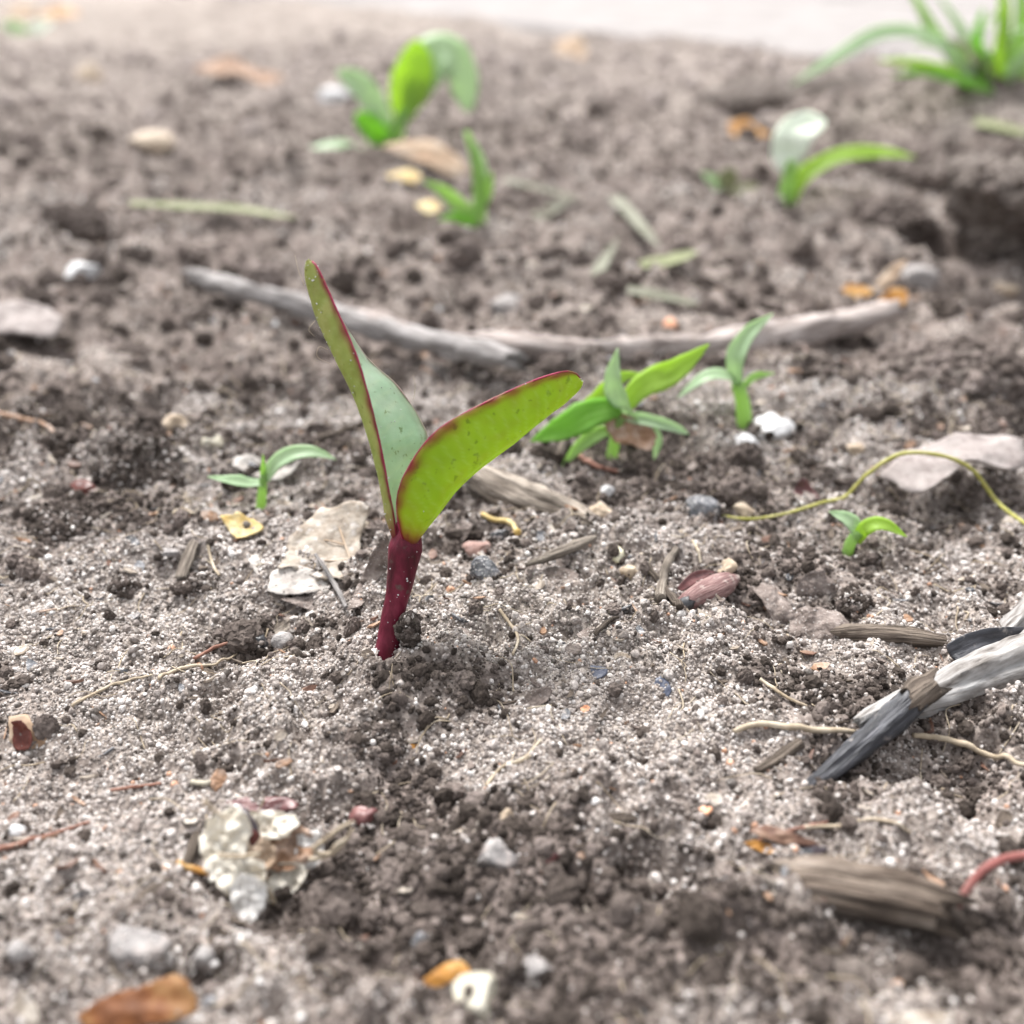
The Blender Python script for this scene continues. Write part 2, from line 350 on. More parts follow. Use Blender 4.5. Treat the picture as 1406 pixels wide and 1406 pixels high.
# light sandy and dark crumbly patches of the photo: pixel x, y, radius cm x, y, weight
PATCH = []
for px, py, rx, ry, wt in (
    (130, 830, 1.9, .9, .5), (250, 960, 2.2, .8, .5), (640, 860, 1.0, .7, .5), (110, 1180, 1.8, .8, .45), (990, 890, 1.2, .6, .4),
    (760, 900, 1.2, .5, .3), (330, 690, 1.2, .4, .25), (960, 1130, 1.6, .8, .35), (830, 1040, 1.1, .5, .35), (1230, 860, 1.4, .6, .35), (420, 980, 1, .5, .2),
    (600, 650, 1.2, .6, .3), (540, 950, 1.0, .35, -.6), (340, 880, .8, .35, -.5), (120, 700, 1.3, .7, -.5), (210, 610, 1.2, .8, -.5),
    (560, 1140, 1.1, .8, -.5), (830, 1210, 1.2, .6, -.4), (600, 1280, 1.6, .5, -.4), (1180, 1330, 2, .5, -.5), (1180, 1080, 1.3, .4, -.3), (860, 640, 1.2, .7, -.4),
    (720, 1330, 1.5, .5, -.3), (1090, 930, 1.0, .4, -.4), (280, 1230, 1.2, .35, -.2), (650, 980, .9, .3, -.4)):
    p = flat(px, py)
    PATCH.append((p[0], p[1], rx, ry, wt))
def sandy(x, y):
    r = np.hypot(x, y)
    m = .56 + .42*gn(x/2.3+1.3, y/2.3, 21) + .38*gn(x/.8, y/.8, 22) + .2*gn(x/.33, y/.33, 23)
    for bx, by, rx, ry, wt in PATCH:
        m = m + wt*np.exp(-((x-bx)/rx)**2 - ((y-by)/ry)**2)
    m = m - .27*ss(13.5, 19, r) + .5*ss(28, 60, r)  # last term pales far soil: lens veil painted in, along with dry dust
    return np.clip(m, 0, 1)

CLODP, BASEP, FARP = [], [], []      # points where grains cling
# ------------------------------------------------------------------ mesh helpers (input in cm, world)
def link(name, V, F, mats, origin=None, parent=None, smooth=True, uv=None, fmat=None):
    V = np.asarray(V, float)
    o0 = np.zeros(3) if origin is None else np.asarray(origin, float)
    me = bpy.data.meshes.new(name)
    me.from_pydata(((V-o0)*S).tolist(), [], [tuple(int(i) for i in f) for f in F])
    for m in (mats if isinstance(mats, (list, tuple)) else [mats]):
        me.materials.append(MATS[m] if isinstance(m, str) else m)
    if smooth: me.polygons.foreach_set('use_smooth', np.ones(len(me.polygons), bool))
    if fmat is not None: me.polygons.foreach_set('material_index', np.asarray(fmat, np.int32))
    if uv is not None:
        lay = me.uv_layers.new(name='UVMap')
        idx = np.empty(len(me.loops), np.int32); me.loops.foreach_get('vertex_index', idx)
        lay.data.foreach_set('uv', np.asarray(uv, np.float32)[idx].ravel())
    me.update()
    ob = bpy.data.objects.new(name, me); col.objects.link(ob)
    if parent is not None: ob.parent = parent
    elif origin is not None: ob.location = o0*S
    return ob

def thing(name, label, cat, loc, group=None):
    o = bpy.data.objects.new(name, None); col.objects.link(o)
    o.empty_display_size = .005
    o.location = np.asarray(loc)*S
    o['label'], o['category'] = label, cat
    if group: o['group'] = group
    return o
def tag(o, label, cat, group=None):
    o['label'], o['category'] = label, cat
    if group: o['group'] = group
    return o

def nz(v):
    v = np.asarray(v, float); n = np.linalg.norm(v)
    return v/n if n > 1e-9 else v

def spline(P, n):
    """Catmull-Rom through P, n samples by parameter"""
    P = np.asarray(P, float)
    if len(P) == 2: return P[0]+(P[1]-P[0])*np.linspace(0, 1, n)[:, None]
    Q = np.vstack([2*P[0]-P[1], P, 2*P[-1]-P[-2]])
    seg = np.linalg.norm(np.diff(P, axis=0), axis=1)
    cum = np.concatenate([[0], np.cumsum(seg)]); cum /= cum[-1]
    out = []
    for t in np.linspace(0, 1, n):
        k = min(np.searchsorted(cum, t, 'right')-1, len(P)-2)
        u = (t-cum[k])/(cum[k+1]-cum[k])
        a, b, c, d = Q[k:k+4]
        out.append(.5*((2*b)+(-a+c)*u+(2*a-5*b+4*c-d)*u*u+(-a+3*b-3*c+d)*u**3))
    return np.array(out)

def tube_geo(P, rad, n=24, k=10, rough=0, flatn=1.0, seed=0, ridges=0.0, up=(0, 0, 1), jag=0, boxy=0):
    C = spline(P, n)
    rad = np.interp(np.linspace(0, 1, n), np.linspace(0, 1, len(rad)), rad)
    V, UV, F = [], [], []
    ln = 0
    for i in range(n):
        t = nz(C[min(i+1, n-1)]-C[max(i-1, 0)])
        s = nz(np.cross(t, up)); u = np.cross(s, t)
        if i: ln += np.linalg.norm(C[i]-C[i-1])
        for j in range(k):
            a = 2*math.pi*j/k
            rr = rad[i]
            if boxy: rr = rr/(abs(math.cos(a+.5))**(2+boxy)+abs(math.sin(a+.5))**(2+boxy))**(1/(2+boxy))
            if rough:
                q = Vector((math.cos(a)*1.3+seed*7.1, math.sin(a)*1.3, ln/max(rad.max(), .02)*.45))
                rr *= 1 + rough*mnoise.noise(q) + rough*.5*mnoise.noise(q*2.7)
            if ridges: rr *= 1+ridges*mnoise.noise(Vector((j*1.9+seed*3.3, seed, ln*.35/max(rad.max(), .02)*.25)))
            q = C[i] + s*math.cos(a)*rr + u*math.sin(a)*rr*flatn
            if jag and i in (0, n-1):
                q = q + t*(jag*rad[i]*mnoise.noise(Vector((j*2.3, seed*5.7, i)))*1.6)
            V.append(q); UV.append((j/k*2, ln))
    for i in range(n-1):
        for j in range(k):
            a, b = i*k+j, i*k+(j+1) % k
            F.append((a, b, b+k, a+k))
    V.append(C[0]); UV.append((0, 0)); V.append(C[-1]); UV.append((0, ln))
    for j in range(k):
        F.append((len(V)-2, (j+1) % k, j)); F.append((len(V)-1, (n-1)*k+j, (n-1)*k+(j+1) % k))
    return V, F, UV

def ground_pts(pix, lift=0.0, fine=False):
    return np.array([hit(p[0], p[1], fine)+np.array((0, 0, lift+(p[2] if len(p) > 2 else 0))) for p in pix])

def twig(name, label, cat, pix, wpx, mat, lift=.5, group=None, parent=None, straight=.8, **kw):
    """a stick lying on the ground along pixels; wpx = widths in photo pixels"""
    P = ground_pts(pix)
    d0, d1 = depth(P[0]), depth(P[-1])
    for i, q in enumerate(pix):
        t = i/(len(pix)-1)
        dd_ = straight*(d0+(d1-d0)*t)+(1-straight)*depth(P[i])
        P[i] = PD(q[0], q[1], dd_)+np.array((0, 0, q[2] if len(q) > 2 else 0))
    dm = np.array([cmpx(depth(p)) for p in P])
    rad = np.interp(np.linspace(0, 1, 26), np.linspace(0, 1, len(wpx)), wpx)/2*np.interp(np.linspace(0, 1, 26), np.linspace(0, 1, len(dm)), dm)
    lz = lift*rad.mean()*2
    P = np.array([CAM+(p-CAM)*(1-lz/(CAM_H-p[2])) for p in P])       # raised towards the eye, so it stays where it was seen
    V, F, UV = tube_geo(P, rad*(1.04 if mat in ('grey_bark', 'pale_bark', 'old_wood') else 1), **kw)
    o = link(name, V, F, mat, origin=P[0] if parent is None else np.array(parent.location)/S, uv=UV, parent=parent)
    return tag(o, label, cat, group) if parent is None else o

def flake_geo(pix, lift=.05, tilt=0.0, yaw=0.0, thick=.03, curl=0.0, rough=.08, seed=0, n=44, rings=7, anchor=None, stand=0.0, roll=0.0):
    """an outline lying on a plane through the ground under it; tilt in degrees raises the far edge"""
    pix = np.array(pix, float)
    c = pix.mean(0)
    a = hit(*(anchor or (c[0], c[1])))
    if a[1] > 17: a = hit(*(anchor or (c[0], c[1])), True)
    a = a+np.array((0, 0, lift+.4*float(ss(17, 32, a[1]))))
    nrm = np.array((math.sin(R(roll)), -math.sin(R(tilt)), math.cos(R(tilt))*math.cos(R(roll))))
    def on(p):
        r = ray(*p); return CAM + r*np.dot(a-CAM, nrm)/np.dot(r, nrm)
    for _ in range(3):
        out = np.array([on(p) for p in pix])
        up = np.percentile(H(out[:, 0], out[:, 1])-out[:, 2], 60 if a[1] < 17 else 88)+.015
        if up <= 0: break
        a = a+np.array((0, 0, up*.8))
    out = spline(np.vstack([out, out[:1]]), n+1)[:n]
    # keep corners: blend the spline with jagged noise
    cen = out.mean(0)
    ex = nz(np.cross(nrm, (0, 1, 0)) if abs(nrm[1]) < .9 else (1, 0, 0)); ey = np.cross(nrm, ex)
    size = np.linalg.norm(out-cen, axis=1).mean()
    top, UV = [cen], [(0, 0)]
    for q in range(1, rings+1):
        for i in range(n):
            p = cen+(out[i]-cen)*q/rings
            if q == rings: p = p+(out[i]-cen)*(.10*mnoise.noise(Vector((i*.9, seed*3.7, 0)))+.09*mnoise.noise(Vector((i*.33, seed*2.7, 5))))
            top.append(p)
    top = np.array(top)
    d = top-cen
    u, v = d@ex, d@ey
    z = np.array([rough*size*(mnoise.noise(Vector((a_/size*1.2+seed*5, b_/size*1.2, seed)))*2+mnoise.noise(Vector((a_/size*3.2, b_/size*3.2, seed+4)))) for a_, b_ in zip(u, v)])
    z = z + curl*(u*u*.35+v*v)/size
    top = top + nrm[None]*z[:, None]
    UV = np.stack([u, v], 1)
    edge = np.concatenate([[1.0]]+[np.full(n, 1.0 if q < rings else .35) for q in range(1, rings+1)])
    bot = top - nrm[None]*(thick*edge)[:, None]
    m = len(top)
    F = []
    for side in (0, 1):
        o_ = side*m
        for i in range(n):
            f = (o_, o_+1+i, o_+1+(i+1) % n); F.append(f if not side else f[::-1])
        for q in range(1, rings):
            for i in range(n):
                a_, b_ = o_+1+(q-1)*n+i, o_+1+(q-1)*n+(i+1) % n
                f = (a_, a_+n, b_+n, b_); F.append(f if not side else f[::-1])
    for i in range(n):
        a_, b_ = 1+(rings-1)*n+i, 1+(rings-1)*n+(i+1) % n
        F.append((a_, a_+m, b_+m, b_))
    return np.vstack([top, bot]), F, np.vstack([UV, UV]), cen

def flake(name, label, cat, pix, mat, group=None, parent=None, **kw):
    V, F, UV, cen = flake_geo(pix, **kw)
    o = link(name, V, F, mat, origin=cen if parent is None else np.array(parent.location)/S, uv=UV, parent=parent)
    return tag(o, label, cat, group) if parent is None else o

_ico = {}
def ico(sub):
    if sub not in _ico:
        import bmesh
        bm = bmesh.new(); bmesh.ops.create_icosphere(bm, subdivisions=sub, radius=1)
        _ico[sub] = (np.array([v.co[:] for v in bm.verts]), [tuple(v.index for v in f.verts) for f in bm.faces])
        bm.free()
    return _ico[sub]

def rock_geo(c, rad, seed=0, rough=.25, facets=0, sub=4, rot=0.0, freq=1.3, fine=0.0, fold=0.0):
    V, F = ico(sub); V = V.copy()
    rr = random.Random(seed)
    for _ in range(facets):
        d = nz([rr.gauss(0, 1) for _ in range(3)]); lim = rr.uniform(.5, .8)
        k = V@d; V = V-np.outer(np.maximum(k-lim, 0)*.92, d)
    sv = Vector((seed*3.1, seed*1.7, seed*.9))
    m = np.array([1+rough*(mnoise.noise(Vector(p)*freq+sv)+.5*mnoise.noise(Vector(p)*freq*2.3+sv)) + fine*(mnoise.noise(Vector(p)*7+sv)+.6*mnoise.noise(Vector(p)*15+sv)) for p in V])
    if fold: m = m + np.array([fold*(.45-abs(mnoise.noise(Vector(p)*2.1+sv*2))*2.2-.5*abs(mnoise.noise(Vector(p)*4.7+sv))*2) for p in V])
    V = V*m[:, None]*np.array(rad)
    ca, sa = math.cos(rot), math.sin(rot)
    V = V@np.array(((ca, sa, 0), (-sa, ca, 0), (0, 0, 1)))
    return V+np.asarray(c), F

def rock(name, label, cat, px, py, wpx, hpx, mat, sink=.26, group=None, seed=None, depthr=1.0, smooth=True, **kw):
    kw['facets'] = kw.get('facets', 0)+4; kw['fine'] = kw.get('fine', 0)+.018; kw['rot'] = kw.get('rot', (px*7 % 60)/100-.3)
    """a stone whose picture is wpx by hpx pixels, centred at pixel px, py"""
    g = hit(px, py+hpx*.3)
    s = cmpx(depth(g))
    rx, rz = wpx*s/2*1.04, hpx*s/2*1.08
    c = g+np.array((0, rx*depthr*.4, rz*(1-2*sink)))
    V, F = rock_geo(c, (rx, rx*depthr*.85, rz), seed=seed if seed is not None else int(px+py), **kw)
    o = link(name, V, F, mat, origin=c, smooth=smooth, uv=None)
    if py > 480: BASEP.append(V[(V[:, 2] < c[2]+.1*rz) & (V[:, 2] > c[2]-.9*rz)])
    if mat == 'soil_clod' and py > 560: CLODP.append(V[V[:, 2] > c[2]-.25*rz][::1 if wpx < 50 else 1])
    return tag(o, label, cat, group)

LANCE = ([0, .15, .42, .7, .88, 1], [.45, .75, 1, .72, .34, .02])
OVATE = ([0, .12, .35, .6, .85, .96, 1], [.3, .6, .95, 1, .66, .3, .04])
STRAP = ([0, .2, .6, .85, 1], [.8, 1, .95, .6, .04])
def blade_geo(P, wid, prof=LANCE, fold=.25, face=(0, -.75, .65), thick=.010, n=22, k=7, twist=0.0):
    C = spline(P, n); face = nz(face)
    W = np.interp(np.linspace(0, 1, n), *prof)*wid/2
    top, UV, ln = [], [], 0
    for i in range(n):
        t = nz(C[min(i+1, n-1)]-C[max(i-1, 0)])
        s = np.cross(t, face)
        if np.linalg.norm(s) < .15: s = np.cross(t, (0, 0, 1))
        s = nz(s); u = nz(np.cross(s, t))
        if twist:
            a = twist*i/(n-1); s, u = s*math.cos(a)+u*math.sin(a), u*math.cos(a)-s*math.sin(a)
        if i: ln += np.linalg.norm(C[i]-C[i-1])
        for j in range(k):
            q = j/(k-1)*2-1
            top.append(C[i]+s*q*W[i]*(1+.10*mnoise.noise(Vector((i*.35, q*2, wid*9))))+u*W[i]*(fold*(abs(q)**1.4)+.22*mnoise.noise(Vector((i*.22, q*.8, wid*13))))); UV.append((q*W[i], ln))
    top = np.array(top); m = len(top)
    # shell
    nr = np.zeros_like(top)
    g = top.reshape(n, k, 3)
    du, dv = np.gradient(g, axis=0), np.gradient(g, axis=1)
    nr = np.cross(du, dv).reshape(-1, 3); nr /= (np.linalg.norm(nr, axis=1)[:, None]+1e-9)
    th = thick*np.tile(np.array([.4]+[1]*(k-2)+[.4]), n)
    bot = top+nr*th[:, None]
    F = []
    for i in range(n-1):
        for j in range(k-1):
            a = i*k+j
            F.append((a, a+1, a+k+1, a+k)); F.append((m+a, m+a+k, m+a+k+1, m+a+1))
    rim = [j for j in range(k)]+[i*k+k-1 for i in range(1, n)]+[(n-1)*k+j for j in range(k-2, -1, -1)]+[i*k for i in range(n-2, 0, -1)]
    for a, b in zip(rim, rim[1:]+rim[:1]): F.append((a, a+m, b+m, b))
    return np.vstack([top, bot]), F, np.array(UV+UV)

def blade(pix, wpx, mat, Y, parent, dy=None, name='leaf', **kw):
    """leaf blade along pixels in the upright plane y = Y (+dy per point)"""
    dy = dy if dy is not None else [0]*len(pix)
    P = np.array([PY(p[0], p[1], Y+e) for p, e in zip(pix, dy)])
    s = cmpx(depth(P[len(P)//2]))
    V, F, UV = blade_geo(P, wpx*s*.88, **kw)
    return link(name, V, F, mat, origin=np.array(parent.location)/S, parent=parent, uv=UV)
def stemlet(pix, wpx, mat, Y, parent, dy=None, name='stem', n=14, k=8):
    dy = dy if dy is not None else [0]*len(pix)
    P = np.array([PY(p[0], p[1], Y+e) for p, e in zip(pix, dy)])
    s = cmpx(depth(P[0]))
    V, F, UV = tube_geo(P, np.array(wpx)/2*s, n=n, k=k, up=(0, 1, .1))
    return link(name, V, F, mat, origin=np.array(parent.location)/S, parent=parent, uv=UV)

# ------------------------------------------------------------------ the ground, one polar sheet round the camera's foot
def build_ground():
    th = np.concatenate([np.linspace(-math.pi, -R(60), 28)[:-1], np.linspace(-R(60), -R(36), 60)[:-1],
                         np.linspace(-R(36), R(36), 760), np.linspace(R(36), R(60), 60)[1:], np.linspace(R(60), math.pi, 28)[1:]])[:-1]
    r = [0.6]
    while r[-1] < 4: r.append(r[-1]+.2)
    while r[-1] < 16: r.append(r[-1]+.024)
    while r[-1] < 110: r.append(r[-1]*1.0052)
    while r[-1] < 12000: r.append(r[-1]*1.13)
    r = np.array(r)
    Tg, Rg = np.meshgrid(th, r)
    x, y = Rg*np.sin(Tg), Rg*np.cos(Tg)
    z = H(x, y)
    n, k = x.shape
    V = np.stack([x, y, z], -1).reshape(-1, 3)
    V = np.vstack([V, [[0, 0, float(H(0, 0))]]])*S
    i, j = np.meshgrid(np.arange(n-1), np.arange(k), indexing='ij')
    a, b = i*k+j, i*k+(j+1) % k
    Q = np.stack([a, a+k, b+k, b], -1).reshape(-1, 4)
    me = bpy.data.meshes.new('ground')
    nq = len(Q); tri = np.stack([np.full(k, n*k), np.arange(k), (np.arange(k)+1) % k], -1)
    me.vertices.add(len(V)); me.vertices.foreach_set('co', V.astype(np.float32).ravel())
    loops = np.concatenate([Q.ravel(), tri.ravel()]).astype(np.int32)
    me.loops.add(len(loops)); me.loops.foreach_set('vertex_index', loops)
    st = np.concatenate([np.arange(nq)*4, nq*4+np.arange(k)*3]).astype(np.int32)
    me.polygons.add(nq+k); me.polygons.foreach_set('loop_start', st)
    me.polygons.foreach_set('use_smooth', np.ones(nq+k, bool))
    me.update(calc_edges=True); me.validate()
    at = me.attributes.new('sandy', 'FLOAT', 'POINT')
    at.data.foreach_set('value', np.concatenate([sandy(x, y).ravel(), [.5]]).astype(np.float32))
    me.materials.append(SOIL)
    o = bpy.data.objects.new('ground', me); col.objects.link(o)
    o['kind'] = 'structure'
    return o
build_ground()

# ------------------------------------------------------------------ grains (geometry nodes, nobody could count them)
def grain_tree(name, mat, variants, sub, rough, nscale, smooth):
    ng = bpy.data.node_groups.new(name, 'GeometryNodeTree')
    ng.interface.new_socket('Geometry', in_out='INPUT', socket_type='NodeSocketGeometry')
    ng.interface.new_socket('Geometry', in_out='OUTPUT', socket_type='NodeSocketGeometry')
    N, L = ng.nodes.new, ng.links.new
    gi, go = N('NodeGroupInput'), N('NodeGroupOutput')
    jn = N('GeometryNodeJoinGeometry')
    pos = N('GeometryNodeInputPosition')
    for v in range(variants):
        ic = N('GeometryNodeMeshIcoSphere'); ic.inputs['Subdivisions'].default_value = sub; ic.inputs['Radius'].default_value = 1
        ad = N('ShaderNodeVectorMath'); ad.operation = 'ADD'; ad.inputs[1].default_value = (v*7.3, v*3.1, v*5.7)
        L(pos.outputs[0], ad.inputs[0])
        no = N('ShaderNodeTexNoise'); no.inputs['Scale'].default_value = nscale; no.inputs['Detail'].default_value = 3 if sub < 5 else 7
        L(ad.outputs[0], no.inputs['Vector'])
        sb = N('ShaderNodeVectorMath'); sb.operation = 'SUBTRACT'; sb.inputs[1].default_value = (.5, .5, .5)
        L(no.outputs['Color'], sb.inputs[0])
        sl = N('ShaderNodeVectorMath'); sl.operation = 'SCALE'; sl.inputs['Scale'].default_value = rough
        L(sb.outputs[0], sl.inputs[0])
        sp = N('GeometryNodeSetPosition'); L(ic.outputs[0], sp.inputs[0]); L(sl.outputs[0], sp.inputs['Offset'])
        sh = N('GeometryNodeSetShadeSmooth'); sh.inputs['Shade Smooth'].default_value = smooth; L(sp.outputs[0], sh.inputs[0])
        sm = N('GeometryNodeSetMaterial'); sm.inputs['Material'].default_value = mat; L(sh.outputs[0], sm.inputs[0])
        ti = N('GeometryNodeGeometryToInstance'); L(sm.outputs[0], ti.inputs[0]); L(ti.outputs[0], jn.inputs[0])
    ip = N('GeometryNodeInstanceOnPoints'); ip.inputs['Pick Instance'].default_value = True
    L(gi.outputs[0], ip.inputs['Points']); L(jn.outputs[0], ip.inputs['Instance'])
    def na(nm, typ):
        a = N('GeometryNodeInputNamedAttribute'); a.data_type = typ; a.inputs['Name'].default_value = nm
        return next(s for s in a.outputs if s.enabled and s.name == 'Attribute')
    er = N('FunctionNodeEulerToRotation'); L(na('rot', 'FLOAT_VECTOR'), er.inputs[0]); L(er.outputs[0], ip.inputs['Rotation'])
    L(na('siz', 'FLOAT_VECTOR'), ip.inputs['Scale']); L(na('pick', 'INT'), ip.inputs['Instance Index'])
    L(ip.outputs[0], go.inputs[0])
    return ng

def grains(name, x, y, z, size, tone, tree, variants, aspect):
    n = len(x)
    me = bpy.data.meshes.new(name)
    me.vertices.add(n); me.vertices.foreach_set('co', (np.stack([x, y, z], 1)*S).astype(np.float32).ravel())
    sz = size[:, None]*RNG.uniform(aspect[0], aspect[1], (n, 3))*S
    for nm, typ, val in (('rot', 'FLOAT_VECTOR', RNG.uniform(0, 6.28, (n, 3))), ('siz', 'FLOAT_VECTOR', sz)):
        a = me.attributes.new(nm, typ, 'POINT'); a.data.foreach_set('vector', val.astype(np.float32).ravel())
    a = me.attributes.new('tone', 'FLOAT', 'POINT'); a.data.foreach_set('value', np.clip(tone, 0, 1).astype(np.float32))
    a = me.attributes.new('pick', 'INT', 'POINT'); a.data.foreach_set('value', RNG.integers(0, variants, n).astype(np.int32))
    o = bpy.data.objects.new(name, me); col.objects.link(o)
    md = o.modifiers.new('grains', 'NODES'); md.node_group = tree
    o['kind'] = 'stuff'
    return o

def scatter(n, r0, r1, ang):
    r = np.sqrt(RNG.uniform(r0*r0, r1*r1, n)); t = RNG.uniform(-R(ang), R(ang), n)
    return r*np.sin(t), r*np.cos(t)

def around(n, r0, r1, a0, a1):
    r = np.sqrt(RNG.uniform(r0*r0, r1*r1, n)); t = RNG.uniform(R(a0), R(a1), n)*RNG.choice((-1, 1), n)
    return r*np.sin(t), r*np.cos(t)
def build_grains():
    x, y = scatter(300000, 3.6, 17, 38)
    x2, y2 = scatter(90000, 17, 32, 38)
    x3, y3 = around(90000, 1.2, 18, 38, 68); x4, y4 = around(26000, 1.0, 3.7, 0, 68)
    x, y = np.concatenate([x, x2, x3, x4]), np.concatenate([y, y2, y3, y4])
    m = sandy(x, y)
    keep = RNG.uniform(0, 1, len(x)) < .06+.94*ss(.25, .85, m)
    x, y, m = x[keep], y[keep], m[keep]
    z = H(x, y)
    C = np.vstack(CLODP); C = C[RNG.integers(0, len(C), 9000)]+RNG.normal(0, .01, (9000, 3))
    B = np.vstack(BASEP); B = B[RNG.integers(0, len(B), 9000)]+RNG.normal(0, .022, (9000, 3)); C = np.vstack([C, B])
    x, y, z = np.concatenate([x, C[:, 0]]), np.concatenate([y, C[:, 1]]), np.concatenate([z, C[:, 2]])
    r = np.hypot(x, y)
    size = np.clip(RNG.lognormal(math.log(.0122), .46, len(x)), .006, .055)*(1+1.2*ss(16, 30, r))
    tone = RNG.beta(2.1, 2.2, len(x))+.14*gn(x/.5, y/.5, 31)
    tone = np.where(RNG.uniform(0, 1, len(x)) < .006, .99, np.minimum(tone, .955))
    grains('sand', x, y, z+size*.12, size, tone, grain_tree('sand_grains', SAND, 6, 2, .9, 1.1, False), 6, (.65, 1.25))
    # dark crumbs of humus
    x, y = scatter(130000, 3.6, 17, 38)
    x3, y3 = around(60000, 1.2, 18, 38, 68); x4, y4 = around(12000, 1.0, 3.7, 0, 68)
    x, y = np.concatenate([x, x3, x4]), np.concatenate([y, y3, y4])
    m = sandy(x, y)
    keep = RNG.uniform(0, 1, len(x)) < .05+.95*(1-ss(.15, .7, m))
    x, y = x[keep], y[keep]
    size = np.clip(RNG.lognormal(math.log(.0155), .62, len(x)), .007, .14)
    z = H(x, y)+size*.15
    C = np.vstack(CLODP); C = C[RNG.integers(0, len(C), 16000)]+RNG.normal(0, .008, (16000, 3))
    B = np.vstack(BASEP); B = B[RNG.integers(0, len(B), 7000)]+RNG.normal(0, .022, (7000, 3)); C = np.vstack([C, B])
    x, y, z = np.concatenate([x, C[:, 0]]), np.concatenate([y, C[:, 1]]), np.concatenate([z, C[:, 2]])
    size = np.concatenate([size, RNG.lognormal(math.log(.017), .5, 23000)])
    xf, yf = scatter(42000, 17, 70, 38)
    x3, y3 = around(22000, 17, 60, 38, 62)
    xf, yf = np.concatenate([xf, x3]), np.concatenate([yf, y3])
    kf = (beyond(xf, yf) < -1)
    xf, yf = xf[kf], yf[kf]
    sf = np.clip(RNG.lognormal(math.log(.042), .65, len(xf)), .02, .34)*(.7+.6*ss(17, 40, np.hypot(xf, yf)))
    zf = H(xf, yf)+sf*.1
    Q = np.vstack(FARP); Q = Q[RNG.integers(0, len(Q), 5000)]
    xf, yf, zf = np.concatenate([xf, Q[:, 0]]), np.concatenate([yf, Q[:, 1]]), np.concatenate([zf, Q[:, 2]])
    sf = np.concatenate([sf, RNG.lognormal(math.log(.06), .5, 5000)])
    x, y, z, size = np.concatenate([x, xf]), np.concatenate([y, yf]), np.concatenate([z, zf]), np.concatenate([size, sf])
    tone = .03+.8*RNG.beta(1.6, 1.8, len(x))
    tone[-len(xf):] = .30+.55*RNG.beta(1.6, 1.4, len(xf))+.25*gn(xf/4, yf/4, 40)+.55*ss(26, 62, yf)  # far crumbs lightened with distance, glare haze put into their tone
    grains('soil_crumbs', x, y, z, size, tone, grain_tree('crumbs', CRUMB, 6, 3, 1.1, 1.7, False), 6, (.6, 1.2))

# ------------------------------------------------------------------ paving at the back
def build_pavement():
    c0 = _e1-np.array((*(_ed*200), 0))
    def quad_box(name, s0, s1, t0, t1, z0, z1, mat, parent=None, jitter=0):
        def q(s, t, z):
            p = _e1[:2]+_ed*s+_en*t; return (p[0], p[1], z)
        b = .5
        V = [q(s0, t0, z0), q(s1, t0, z0), q(s1, t1, z0), q(s0, t1, z0), q(s0, t0, z1-b), q(s1, t0, z1-b), q(s1, t1, z1-b), q(s0, t1, z1-b),
             q(s0+b, t0+b, z1), q(s1-b, t0+b, z1), q(s1-b, t1-b, z1), q(s0+b, t1-b, z1)]
        F = [(0, 3, 2, 1)]
        for i in range(4):
            j = (i+1) % 4
            F += [(i, j, j+4, i+4), (i+4, j+4, j+8, i+8)]
        F.append((8, 9, 10, 11))
        return link(name, V, F, mat, parent=parent, smooth=False)
    pv = quad_box('pavement', -1500, 1500, 1, 900, -3, -.5, 'concrete')
    pv['kind'] = 'structure'
    for r_ in range(3):
        for c_ in range(-3, 4):
            quad_box('paving_slab', c_*60+r_*30+.4, c_*60+r_*30+59.6, .5+r_*40, 40.1+r_*40, -.4, .25+random.uniform(-.08, .08), 'concrete', parent=pv)
build_pavement()

